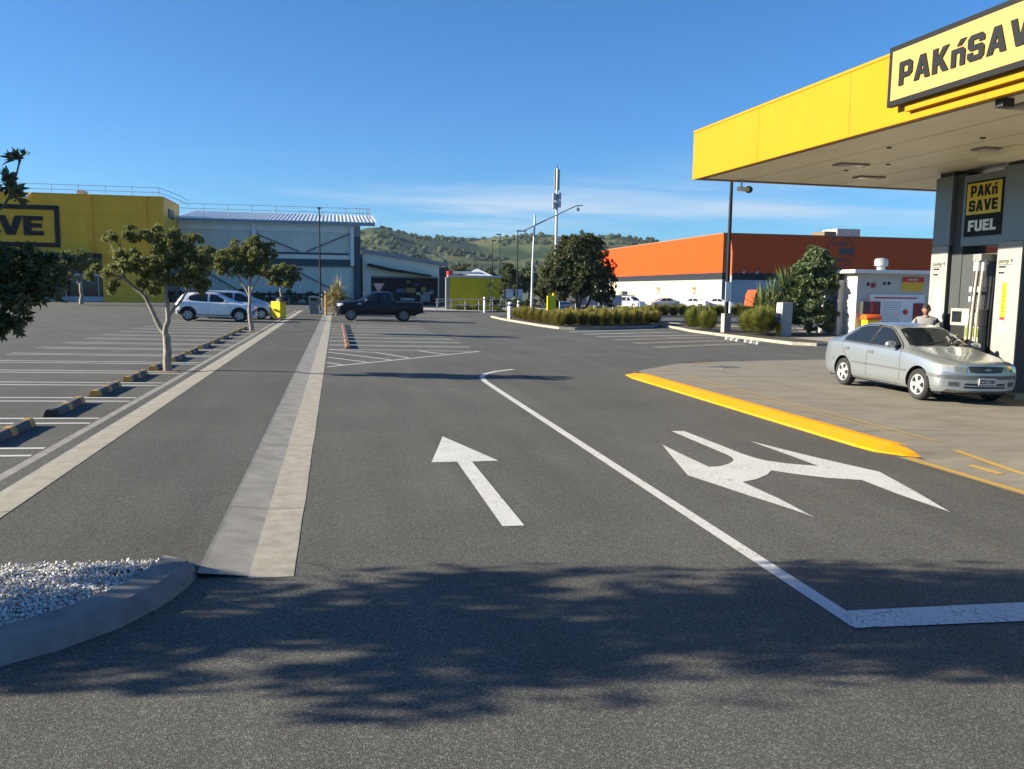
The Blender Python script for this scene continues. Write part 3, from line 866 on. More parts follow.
def sedan():
    sp = dict(L=4.345, hw0=.8475, r=.298, arch=.345, wheels=(.80, 3.335), bowf=.20, bowr=.14, rake=.10,
      top=[(0,.725),(.03,.755),(.12,.785),(.5,.855),(.9,.915),(1.18,.965),(1.26,.985),(1.9,1.315),(2.05,1.36),(2.3,1.392),(2.6,1.40),(2.95,1.385),(3.2,1.34),(3.35,1.29),(3.78,1.06),(3.88,1.035),(4.2,1.01),(4.29,.985),(4.325,.93),(4.345,.86)],
      belt=[(0,.66),(.12,.72),(.5,.79),(.9,.85),(1.26,.895),(2.5,.93),(3.6,.955),(4.1,.95),(4.345,.82)],
      hw=[(0,.735),(.06,.785),(.25,.82),(.7,.842),(1.2,.8475),(3.4,.8475),(3.9,.835),(4.2,.80),(4.345,.745)],
      rw=[(0,.55),(.2,.62),(1.1,.69),(1.28,.69),(1.9,.575),(2.3,.555),(3.0,.555),(3.3,.565),(3.8,.65),(4.345,.63)],
      bot=[(0,.27),(.12,.215),(.5,.19),(3.9,.20),(4.2,.25),(4.345,.34)], rim=dict(n=5, hole=.33))
    t = thing('sedan', 'silver four-door sedan parked beside the fuel pump on the concrete forecourt', 'car', (12.00, 15.52, 0), -pi/2-radians(2.5)); t.scale = (1.035, 1.035, 1.035)
    body, bv = car_body(sp, silver, t); L = sp['L']
    P = lambda poly, ax, nm, m, par=None, **k: patch(bv, L, poly, ax, nm, m, par or t, **k)
    ws = P([(1.27,-.60),(1.27,.60),(1.30,.66),(1.87,.525),(1.90,.40),(1.905,0),(1.90,-.40),(1.87,-.525),(1.30,-.66)], 'top', 'windscreen', M['glass'], off=.004)
    for a in (-.32, .12):
        P(bar([(1.26, a-.10), (1.36, a+.22), (1.40, a+.42)], .022), 'top', 'wiper', M['black'], ws, off=.014)
    P([(3.33,-.50),(3.33,.50),(3.74,.60),(3.74,-.60)], 'top', 'rear_window', M['glass'], off=.004)
    for sd in (-1, 1):
        fw = P([(1.46,.945),(1.60,1.05),(1.98,1.265),(2.12,1.305),(2.40,1.325),(2.42,.955)], 'side', 'front_window', M['glass'], side=sd)
        rw = P([(2.50,.957),(2.50,1.328),(2.85,1.318),(3.05,1.285),(3.28,1.16),(3.44,1.03),(3.43,.985),(3.20,.975)], 'side', 'rear_window', M['glass'], side=sd)
        P(bar([(1.38,.93),(1.60,1.075),(1.96,1.275),(2.12,1.322),(2.5,1.345),(2.88,1.338),(3.08,1.303),(3.32,1.17),(3.48,1.03),(3.46,.967),(2.5,.94),(1.40,.925)], .014), 'side', 'window_trim', M['black'], fw, side=sd, off=.0075)
        P([(2.425,.95),(2.425,1.34),(2.495,1.34),(2.495,.95)], 'side', 'door_pillar', M['black'], side=sd, off=.006)
        P(bar([(3.14,.98),(3.13,1.27)], .022), 'side', 'window_bar', M['black'], rw, side=sd, off=.009)
        for pl in ([(1.36,.24),(1.34,.55),(1.38,.91)], [(2.46,.24),(2.46,.93)], [(3.05,.27),(3.12,.55),(3.36,.78),(3.45,.95)]):
            P(bar(pl, .008), 'side', 'door_seam', seam, side=sd, off=.003)
        P(bar([(1.40,.24),(3.0,.24)], .010), 'side', 'sill_seam', seam, side=sd, off=.003)
        P(bar([(1.15,.535),(2.44,.545)], .036), 'side', 'side_moulding', trim, side=sd, off=.010)
        P(bar([(2.48,.545),(3.0,.55)], .036), 'side', 'side_moulding', trim, side=sd, off=.010)
        for hx, hz in ((2.33,.80),(3.22,.815)):
            P([(hx-.075,hz-.03),(hx-.075,hz+.03),(hx+.075,hz+.035),(hx+.075,hz-.025)], 'side', 'door_handle', trim, side=sd, off=.012)
        # mirror
        mb = MB(); mb.lathe([(0,-.10),(.05,-.095),(.075,-.06),(.085,0),(.08,.05),(.06,.085),(0,.09)], 'y', 16, (0,0,0))
        mm = mb.build('wing_mirror', silver, t, smooth=60); mm.location = (L/2-1.55, sd*.93, 1.0); mm.scale = (.75, 1.05, .85)
        mb = MB(); mb.tube([(0,-sd*.04,-.03),(0,-sd*.16,-.05)], .028, 8); mb.build('mirror_arm', M['black'], mm)
        # head lamps wrap the corner
        hl = P([(sd*.40,.585),(sd*.38,.70),(sd*.60,.715),(sd*.74,.705),(sd*.76,.60),(sd*.62,.585)], 'front', 'headlight', lamp_clear, off=.006, step=.05)
        P([(sd*.41,.592),(sd*.395,.69),(sd*.58,.70),(sd*.585,.60)], 'front', 'headlight_bowl', mat('lamp_bowl', (.30,.29,.22), .12, .5), hl, off=.010, step=.05)
        P([(.10,.60),(.12,.705),(.34,.73),(.42,.715),(.30,.63)], 'side', 'indicator', lamp_clear, side=sd, off=.006, step=.05)
        P([(sd*.50,.34),(sd*.50,.42),(sd*.66,.42),(sd*.66,.34)], 'front', 'fog_light', mat('fog_recess', (.06,.06,.065), .4), off=.006, step=.05)
        P([(4.16,.68),(4.14,.92),(4.26,.91),(4.29,.68)], 'side', 'tail_light', lamp_red, side=sd, off=.006, step=.05)
        P([(.02,.475),(.02,.535),(.55,.55),(.55,.49)], 'side', 'bumper_strip', trim, side=sd, off=.009)
        P([(3.72,.53),(3.72,.59),(4.32,.58),(4.32,.52)], 'side', 'bumper_strip', silver, side=sd, off=.012)
    # the front
    gr = P([(-.32,.60),(-.36,.70),(-.2,.708),(.2,.708),(.36,.70),(.32,.60),(.15,.59),(-.15,.59)], 'front', 'grille', mat('grille', (.012,.012,.013), .4), off=.006, step=.06)
    for z in (.62, .645, .67): P(bar([(-.33,z),(.33,z)], .008), 'front', 'grille_bar', trim, gr, off=.010)
    P(bar([(-.06,.648),(-.02,.665),(.02,.665),(.06,.648),(.02,.632),(-.02,.632),(-.06,.648)], .010), 'front', 'emblem', rim_silver, gr, off=.016, step=.03)
    P([(-.80,.475),(-.80,.54),(.80,.54),(.80,.475)], 'front', 'bumper_strip', trim, off=.010, step=.06)
    P([(-.42,.31),(-.40,.40),(.40,.40),(.42,.31)], 'front', 'intake', M['black'], off=.006, step=.06)
    P(bar([(-.41,.352),(.41,.352)], .016), 'front', 'intake_bar', silver, off=.013, step=.06)
    mb = MB(); mb.box(-.008, .006, -.18, .18, -.06, .06)
    pl = mb.build('number_plate', plate_m, t, bevel=.004); pl.location = (L/2+.012, .0, .435)
    fonttext('ZZ1781', .068, 'plate_text', M['sign_black'], pl, (.009, -.158, -.034), (0,1,0), (0,0,1), bold=.01)
    # hood seam and black underbody
    for sd in (-1, 1): P(bar([(.14, sd*.44), (.5, sd*.62), (1.2, sd*.72)], .009), 'top', 'bonnet_seam', seam, off=.003)
    mb = MB(); mb.box(-1.9, 1.85, -.68, .68, .17, .30); mb.build('underbody', M['black'], t)
    add_wheels(sp, t, rim_silver)
    place_on_yard(t, FZ)
    return t
sedan()

def suv(name, label, cat, paintm, loc, rz, mpv=False, dark_clad=True, tall=1.0):
    if not mpv:
        sp = dict(L=4.14, hw0=.88, r=.325, arch=.385, wheels=(.84, 3.42), bowf=.2, bowr=.12, rake=.15,
          top=[(0,.80),(.04,.88),(.2,.95),(.6,1.01),(1.0,1.055),(1.2,1.10),(1.95,1.46),(2.15,1.505),(2.5,1.525),(3.1,1.505),(3.6,1.45),(3.72,1.40),(4.0,1.10),(4.08,1.0),(4.14,.88)],
          belt=[(0,.78),(.2,.87),(1.1,.96),(2.5,1.0),(3.6,1.05),(4.0,1.02),(4.14,.85)],
          hw=[(0,.76),(.1,.82),(.5,.87),(1.2,.88),(3.5,.88),(3.9,.86),(4.14,.79)],
          rw=[(0,.6),(1.2,.70),(2.0,.60),(2.5,.585),(3.4,.57),(3.7,.58),(4.14,.66)],
          bot=[(0,.30),(.3,.22),(3.7,.23),(4.14,.36)], rim=dict(n=5, hole=.27))
    else:
        sp = dict(L=4.6, hw0=.88, r=.32, arch=.375, wheels=(.90, 3.70), bowf=.25, bowr=.12, rake=.2,
          top=[(0,.74),(.05,.82),(.4,.95),(.8,1.06),(1.0,1.12),(1.9,1.52),(2.2,1.585),(2.8,1.61),(3.8,1.58),(4.2,1.50),(4.45,1.15),(4.55,1.0),(4.6,.85)],
          belt=[(0,.70),(.4,.84),(1.0,.94),(2.5,.99),(4.2,1.03),(4.6,.82)],
          hw=[(0,.75),(.15,.82),(.6,.87),(1.2,.88),(4.0,.88),(4.4,.86),(4.6,.78)],
          rw=[(0,.55),(1.0,.72),(2.0,.63),(2.6,.61),(4.0,.60),(4.6,.68)],
          bot=[(0,.26),(.3,.2),(4.2,.21),(4.6,.36)], rim=dict(n=6, hole=.25))
    t = thing(name, label, cat, loc, rz)
    body, bv = car_body(sp, paintm, t); L = sp['L']
    P = lambda poly, ax, nm, m, par=None, **k: patch(bv, L, poly, ax, nm, m, par or t, **k)
    if not mpv:
        P([(1.24,-.60),(1.24,.60),(1.92,.54),(1.94,0),(1.92,-.54)], 'top', 'windscreen', M['glass'])
        P([(3.76,-.5),(3.76,.5),(3.98,.56),(3.98,-.56)], 'top', 'rear_window', M['glass'])
        for sd in (-1, 1):
            P([(1.42,1.02),(1.62,1.16),(1.98,1.385),(2.16,1.42),(2.34,1.43),(2.36,1.03)], 'side', 'front_window', M['glass'], side=sd)
            P([(2.44,1.03),(2.44,1.435),(2.9,1.425),(3.12,1.40),(3.34,1.32),(3.42,1.18),(3.3,1.075)], 'side', 'rear_window', M['glass'], side=sd)
            for pl in ([(1.33,.34),(1.30,.7),(1.36,1.0)], [(2.40,.34),(2.40,1.02)], [(3.0,.36),(3.06,.62),(3.3,.8),(3.36,1.05)]):
                P(bar(pl, .01), 'side', 'door_seam', seam, side=sd, off=.003)
            P([(1.20,.235),(1.20,.36),(3.02,.36),(3.02,.235)], 'side', 'sill_cladding', M['black'], side=sd, off=.008)
            for wx in sp['wheels']:
                arc = [(wx+cos(a)*.415, .335+sin(a)*.415) for a in [pi*k/14 for k in range(15)]]
                P(bar(arc, .065), 'side', 'arch_cladding', M['black'], side=sd, off=.010, step=.06)
            P([(3.86,.36),(3.86,.56),(4.12,.62),(4.12,.36)], 'side', 'bumper_cladding', M['black'], side=sd, off=.008)
            P([(3.76,.93),(3.74,1.03),(4.04,1.05),(4.08,.94)], 'side', 'tail_light', lamp_red, side=sd, off=.006, step=.05)
            P([(.06,.74),(.08,.83),(.40,.90),(.46,.87),(.24,.77)], 'side', 'headlight', lamp_clear, side=sd, off=.006, step=.05)
            for hx in (2.26, 3.22):
                P([(hx-.08,.90),(hx-.08,.935),(hx+.08,.94),(hx+.08,.905)], 'side', 'door_handle', paintm, side=sd, off=.016)
            mb = MB(); mb.lathe([(0,-.11),(.06,-.1),(.08,0),(.06,.09),(0,.1)], 'y', 12); mm = mb.build('wing_mirror', paintm, t, smooth=60)
            mm.location = (L/2-1.52, sd*.97, 1.06)
            mb = MB(); mb.tube([(L/2-1.9, sd*.56, 1.545), (L/2-2.5, sd*.545, 1.565), (L/2-3.4, sd*.54, 1.53)], .014, 6); mb.build('roof_rail', M['black'], t)
            P([(.10,.42),(.10,.62),(.34,.56),(.34,.42)], 'side', 'fog_recess', M['black'], side=sd, off=.006, step=.06)
    else:
        P([(1.04,-.62),(1.04,.62),(1.86,.56),(1.88,0),(1.86,-.56)], 'top', 'windscreen', M['glass'])
        P([(4.24,-.52),(4.24,.52),(4.42,.56),(4.42,-.56)], 'top', 'rear_window', M['glass'])
        for sd in (-1, 1):
            P([(1.30,1.0),(1.5,1.16),(1.94,1.41),(2.15,1.47),(2.38,1.49),(2.40,1.01)], 'side', 'front_window', M['glass'], side=sd)
            P([(2.48,1.01),(2.48,1.495),(3.2,1.48),(3.3,1.04)], 'side', 'rear_window', M['glass'], side=sd)
            P([(3.38,1.05),(3.30,1.475),(3.8,1.45),(4.05,1.36),(4.15,1.12)], 'side', 'quarter_window', M['glass'], side=sd)
            for pl in ([(1.3,.3),(1.28,1.0)], [(2.44,.3),(2.44,1.0)], [(3.3,.36),(3.36,1.05)]):
                P(bar(pl, .01), 'side', 'door_seam', seam, side=sd, off=.003)
            P([(.12,.66),(.14,.75),(.62,.88),(.66,.85),(.36,.70)], 'side', 'headlight', lamp_clear, side=sd, off=.006, step=.05)
            P([(4.26,.8),(4.24,1.08),(4.42,1.08),(4.5,.8)], 'side', 'tail_light', lamp_red, side=sd, off=.006, step=.05)
            mb = MB(); mb.lathe([(0,-.11),(.06,-.1),(.08,0),(.06,.09),(0,.1)], 'y', 12); mm = mb.build('wing_mirror', paintm, t, smooth=60)
            mm.location = (L/2-1.45, sd*.97, 1.05)
    P([(-.45,.55),(-.48,.70),(.48,.70),(.45,.55)], 'front', 'grille', M['black'], off=.006, step=.07)
    mb = MB(); mb.box(-L/2+.45, L/2-.4, -.70, .70, .21, .34); mb.build('underbody', M['black'], t)
    add_wheels(sp, t, rim_silver if mpv else mat('rim_alloy', (.42,.43,.44), .4, .5))
    place_on_yard(t)
    return t

white_paint_car = car_paint('white_car_paint', (0.74, 0.75, 0.76), 0.0, 0.25)
blue_silver = car_paint('pale_blue_silver_paint', (0.50, 0.56, 0.62), 0.4, 0.3)
suv('hatchback', 'white compact SUV with black wheel-arch cladding parked left of the path', 'car', white_paint_car, (-6.28, 47.1, 0), 0.0)
suv('people_mover', 'pale silver people mover parked just behind the white compact SUV', 'car', blue_silver, (-5.72, 51.2, 0), 0.05, mpv=True)

def pickup():
    navy = mat('navy_black_paint', (0.005, 0.007, 0.015), 0.3, 0.0, spec=.3)
    chrome = mat('chrome', (0.6, 0.6, 0.62), 0.15, 1.0)
    sp = dict(L=5.36, hw0=.925, r=.385, arch=.45, wheels=(.90, 4.12), bowf=.16, bowr=.04, rake=.08,
      top=[(0,.98),(.04,1.08),(.2,1.13),(.9,1.18),(1.35,1.22),(1.45,1.25),(2.15,1.72),(2.35,1.785),(2.8,1.81),(3.3,1.80),(3.42,1.76),(3.56,1.26),(3.62,1.20),(5.2,1.20),(5.34,1.19),(5.36,1.12)],
      belt=[(0,.96),(.2,1.03),(1.4,1.10),(3.4,1.15),(5.36,1.12)],
      hw=[(0,.82),(.1,.88),(.4,.92),(5.2,.925),(5.36,.90)],
      rw=[(0,.66),(1.4,.76),(2.2,.66),(2.8,.64),(3.4,.66),(3.6,.86),(5.36,.85)],
      bot=[(0,.42),(.3,.36),(4.9,.42),(5.36,.58)], rim=dict(n=6, hole=.26), sm=.03)
    t = thing('pickup_truck', 'dark navy double-cab pickup truck parked across the far stalls', 'truck', (2.62, 52.6, 0), pi+.02)
    body, bv = car_body(sp, navy, t); L = sp['L']
    P = lambda poly, ax, nm, m, par=None, **k: patch(bv, L, poly, ax, nm, m, par or t, **k)
    P([(1.48,-.66),(1.48,.66),(2.12,.58),(2.14,0),(2.12,-.58)], 'top', 'windscreen', M['glass'])
    for sd in (-1, 1):
        fw = P([(1.72,1.20),(1.95,1.38),(2.26,1.655),(2.42,1.69),(2.58,1.70),(2.58,1.19)], 'side', 'front_window', M['glass'], side=sd)
        P([(2.68,1.19),(2.68,1.70),(3.16,1.69),(3.30,1.62),(3.36,1.20)], 'side', 'rear_window', M['glass'], side=sd)
        P(bar([(1.55,1.21),(2.28,1.715),(2.5,1.745),(3.2,1.745),(3.34,1.70),(3.42,1.22)], .02), 'side', 'window_trim', chrome, fw, side=sd, off=.009)
        for pl in ([(1.58,.5),(1.56,1.16)], [(2.63,.5),(2.63,1.18)], [(3.50,.5),(3.52,1.18)]):
            P(bar(pl, .012), 'side', 'door_seam', seam, side=sd, off=.003)
        for hx in (2.48, 3.32): P([(hx-.09,1.0),(hx-.09,1.04),(hx+.09,1.045),(hx+.09,1.005)], 'side', 'door_handle', navy, side=sd, off=.018)
        P([(.06,.86),(.08,1.02),(.42,1.06),(.44,.92)], 'side', 'headlight', lamp_clear, side=sd, off=.008, step=.05)
        P([(1.30,1.0),(1.30,1.07),(1.52,1.07),(1.52,1.0)], 'side', 'fender_badge', chrome, side=sd, off=.008, step=.05)
        P([(5.20,.86),(5.20,1.12),(5.335,1.12),(5.335,.86)], 'side', 'tail_light', lamp_red, side=sd, off=.008, step=.05)
        for wx in sp['wheels']:
            arc = [(wx+cos(a)*.48, .395+sin(a)*.48) for a in [pi*k/14 for k in range(15)]]
            P(bar(arc, .07), 'side', 'wheel_flare', navy, side=sd, off=.03, step=.06)
        mb = MB(); mb.lathe([(0,-.12),(.08,-.1),(.11,0),(.09,.1),(0,.12)], 'y', 12); mm = mb.build('wing_mirror', chrome, t, smooth=60)
        mm.location = (L/2-1.78, sd*1.03, 1.27)
        mb = MB(); mb.box(-1.0, 1.05, -.07, .07, -.03, .02); q = mb.build('side_step', M['black'], t); q.location = (L/2-2.55, sd*.92, .44)
    P([(-.5,.72),(-.5,.98),(.5,.98),(.5,.72)], 'front', 'grille', chrome, off=.008, step=.07)
    P([(1.55+2.0,-.70),(1.55+2.0,.70),(5.27,.72),(5.27,-.72)], 'top', 'tray_cover', M['black'], off=.012)
    mb = MB(); mb.box(-2.2, 2.2, -.74, .74, .36, .5); mb.build('underbody', M['black'], t)
    mb = MB(); mb.box(-.08, .08, -.86, .86, .46, .60); q = mb.build('rear_bumper', chrome, t, bevel=.02); q.location = (-L/2-.06, 0, 0)
    add_wheels(sp, t, mat('rim_dark', (.20,.21,.22), .4, .5))
    place_on_yard(t)
pickup()

def far_car(label, paintm, loc, rz, kind='sedan', group='cars parked in front of the orange store'):
    sp = dict(L=4.5, hw0=.88, r=.32, arch=.37, wheels=(.9, 3.6), bowf=.2, bowr=.15, rake=.15,
      top=[(0,.72),(.2,.84),(1.1,.98),(1.9,1.38),(2.4,1.45),(3.1,1.43),(3.9,1.10),(4.4,1.03),(4.5,.85)] if kind == 'sedan' else
          [(0,.78),(.2,.92),(1.1,1.05),(1.9,1.52),(2.4,1.60),(3.6,1.58),(4.1,1.45),(4.4,1.0),(4.5,.85)],
      belt=[(0,.68),(.3,.8),(1.2,.92),(3.6,.98),(4.5,.8)],
      hw=[(0,.74),(.2,.83),(.8,.88),(3.9,.88),(4.5,.78)], rw=[(0,.6),(1.1,.72),(2.0,.60),(3.2,.59),(4.5,.66)],
      bot=[(0,.28),(.3,.2),(4.1,.21),(4.5,.34)], rim=dict(n=5, hole=.28))
    t = thing('parked_car', label, 'car', loc, rz, group)
    body, bv = car_body(sp, paintm, t); L = sp['L']
    hi = 1.36 if kind == 'sedan' else 1.50
    patch(bv, L, [(1.16,-.6),(1.16,.6),(1.86,.52),(1.86,-.52)], 'top', 'windscreen', M['glass'], t)
    for sd in (-1, 1):
        patch(bv, L, [(1.5,1.0),(2.0,hi-.04),(2.4,hi),(2.42,1.0)], 'side', 'front_window', M['glass'], t, side=sd)
        e = 3.35 if kind == 'sedan' else 4.0
        patch(bv, L, [(2.5,1.0),(2.5,hi),(e-.35,hi-.03),(e,1.03)], 'side', 'rear_window', M['glass'], t, side=sd)
        patch(bv, L, [(.1,.66),(.14,.76),(.5,.82),(.4,.7)], 'side', 'headlight', lamp_clear, t, side=sd, off=.008)
        patch(bv, L, [(4.2,.78),(4.2,.95),(4.4,.95),(4.42,.78)], 'side', 'tail_light', lamp_red, t, side=sd, off=.008)
    add_wheels(sp, t, rim_silver); place_on_yard(t)
    return t
far_car('white hatch-backed car with tinted windows, leftmost before the cream wall', car_paint('pearl_paint', (.66,.67,.70), .1, .3), (39.2, 107.5, 0), -1.15, 'van')
far_car('champagne pink-beige saloon side-on before the cream wall', car_paint('champagne_paint', (.62,.50,.45), .3, .3), (44.4, 108.8, 0), pi-.1)
far_car('white saloon with dark glass behind the tussock row', car_paint('white_saloon_paint', (.75,.75,.74), 0, .3), (49.4, 110.2, 0), pi-.75)
far_car('silver-white saloon nearest the corner of the orange store', car_paint('silver_white_paint', (.62,.63,.64), .2, .3), (53.2, 109.6, 0), -.7)

# ------------------------------------------------------------------ fuel canopy, pump, kiosk
def canopy():
    X0, X1, Y0, Y1, ZB, ZT = 8.56, 22.0, 3.0, 19.40, 4.70, 5.79
    t = thing('fuel_canopy', 'big flat fuel canopy with bright yellow fascia on grey and white pillars', 'canopy', (X0, Y1, gz(X0)))
    dz = -gz(X0)
    def loc(x, y, z): return (x-X0, y-Y1, z+dz)
    mb = MB()
    def lb(b, x0, x1, y0, y1, z0, z1, m=0): b.box(x0-X0, x1-X0, y0-Y1, y1-Y1, z0+dz, z1+dz, m)
    lb(mb, X0, X0+.12, Y0, Y1, ZB-.02, ZT); lb(mb, X1-.12, X1, Y0, Y1, ZB-.02, ZT)
    lb(mb, X0+.125, X1-.125, Y1-.12, Y1-.002, ZB-.02, ZT); lb(mb, X0+.125, X1-.125, Y0+.002, Y0+.12, ZB-.02, ZT)
    mb.build('fascia', M['brand_yellow'], t, bevel=.012)
    mb = MB(); lb(mb, X0-.012, X0+.014, Y0, Y1+.012, ZT+.002, ZT+.05); lb(mb, X0-.012, X1, Y1-.02, Y1+.012, ZT+.002, ZT+.05)
    mb.build('top_capping', M['brand_yellow'], t)
    # panel joints on the face
    mb = MB()
    for y in (16.4, 13.4, 10.4, 7.4): lb(mb, X0-.003, X0+.003, y, y+.012, ZB, ZT-.01)
    mb.build('fascia_joint', mat('yellow_joint', (.34,.14,.004), .5), t)
    mb = MB(); lb(mb, X0+.13, X1-.13, Y0+.13, Y1-.13, ZB, ZB+.05); lb(mb, X0+.2, X1-.2, Y0+.2, Y1-.2, ZT-.5, ZT-.4)
    mb.build('soffit', M['soffit'], t)
    mb = MB()
    x = X0+1.3
    while x < X1-.5:
        lb(mb, x, x+.012, Y0+.13, Y1-.13, ZB-.004, ZB-.001); x += 1.25
    mb.build('soffit_joint', mat('soffit_joint_tan', (.42,.39,.30), .6), t)
    mb = MB(); lb(mb, X0+.128, X1-.128, Y1-.2, Y1-.124, ZB-.015, ZB-.002); lb(mb, X0+.128, X0+.2, Y0+.13, Y1-.21, ZB-.015, ZB-.002)
    mb.build('edge_trim', mat('edge_trim', (.10,.07,.03), .5), t)
    # down-lights and small fittings of the soffit
    for (x, y) in ((10.75, 16.2), (12.1, 13.8), (9.95, 10.6), (12.3, 17.8), (14.8, 14.6), (14.9, 10.5)):
        mb = MB(); mb.box(-.34, .34, -.17, .17, -.035, 0); f = mb.build('downlight', M['grey_mid'], t, bevel=.01); f.location = loc(x, y, ZB-.002)
        mb = MB(); mb.box(-.27, .27, -.11, .11, -.041, -.036); mb.build('diffuser', mat('diffuser', (.55,.53,.47), .2), f)
    for (x, y) in ((10.96,16.13),(11.48,15.98),(11.16,17.0),(11.1,12.9),(10.2,14.2)):
        mb = MB(); mb.lathe([(0,-.02),(.045,-.02),(.05,0)], 'z', 12); f = mb.build('sprinkler', M['black'], t); f.location = loc(x, y, ZB-.001)
    mb = MB(); mb.box(-.10, .10, -.07, .07, -.12, 0); f = mb.build('speaker_box', M['black'], t, bevel=.01); f.location = loc(9.22, 10.35, ZB-.002)
    mb = MB(); mb.box(-.35, .35, -.45, .45, -.16, 0); f = mb.build('soffit_box', M['soffit'], t, bevel=.01); f.location = loc(12.5, 13.75, ZB-.002)
    # two clad pillars and the header with the fuel sign
    PX = 13.45
    for (ya, yb) in ((16.42, 16.95), (14.34, 14.98)):
        zb = gz(PX)+FZ
        mb = MB(); lb(mb, PX, PX+.85, ya, yb, 3.06, ZB-.11); mb.box(PX+.05-X0, PX+.8-X0, ya+.05-Y1, yb-.05-Y1, ZB-.11+dz, ZB-.001+dz, 1)
        p = mb.build('pillar', [M['clad_grey'], M['black']], t, bevel=.012)
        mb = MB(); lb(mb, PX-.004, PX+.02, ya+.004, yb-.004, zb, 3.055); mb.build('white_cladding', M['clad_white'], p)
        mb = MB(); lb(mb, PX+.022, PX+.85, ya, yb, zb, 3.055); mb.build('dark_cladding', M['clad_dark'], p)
    hd = MB(); lb(hd, PX+.03, PX+.62, 14.985, 16.10, 3.02, ZB-.16); hdr = hd.build('sign_header', M['clad_grey'], t, bevel=.01)
    d2 = MB(); lb(d2, PX+.10, PX+.70, 16.105, 16.415, gz(PX)+FZ, ZB-.1); d2.build('recess_panel', M['clad_dark'], t)
    # fuel price sign
    s = MB(); lb(s, PX-.02, PX+.028, 14.93, 15.97, 3.22, 4.38); sg = s.build('fuel_sign', M['sign_black'], t, bevel=.006)
    s = MB(); lb(s, PX-.026, PX-.021, 14.97, 15.93, 3.68, 4.34); s.build('yellow_face', M['brand_yellow'] if False else mat('sign_yellow', (.72,.48,.012), .35), sg)
    rgt = (0, -1, 0); up = (0, 0, 1)
    xx = PX-.030
    lettering('PAKn', .235, 'lettering', M['sign_black'], sg, loc(xx, 15.45, 4.055), rgt, up, .006, width=.74, centre=True)
    lettering('SAVE', .235, 'lettering', M['sign_black'], sg, loc(xx, 15.45, 3.745), rgt, up, .006, width=.80, centre=True)
    lettering('FUEL', .235, 'lettering', M['white'], sg, loc(xx+.004, 15.45, 3.325), rgt, up, .006, width=.78, centre=True)
    # long sign on the fascia
    ya, yb, za, zb = 8.76, 12.19, 4.92, 5.84
    SX = X0-.20
    s = MB(); lb(s, SX, SX+.10, ya, yb, za, zb); sg = s.build('shop_sign', M['sign_black'], t, bevel=.006)
    s = MB(); lb(s, SX-.006, SX-.001, ya+.085, yb-.085, za+.085, zb-.085); s.build('sign_face', M['brand_cream'], sg)
    lettering('PAKnSAVE', .36, 'lettering', M['sign_black'], sg, loc(SX-.014, 11.92, 5.195), rgt, up, .02, width=2.74)
    s = MB(); lb(s, SX+.102, X0-.002, ya+.08, yb-.3, za-.11, ZT-.03); s.build('sign_bracket', M['brand_yellow'], t)
    for c in t.children:                     # the roof stands a little askew to the pump row
        if c.name.split('.')[0] in ('fascia', 'top_capping', 'fascia_joint', 'soffit', 'soffit_joint', 'edge_trim', 'shop_sign', 'sign_bracket'):
            c.rotation_euler = (0, 0, radians(2.4))
canopy()

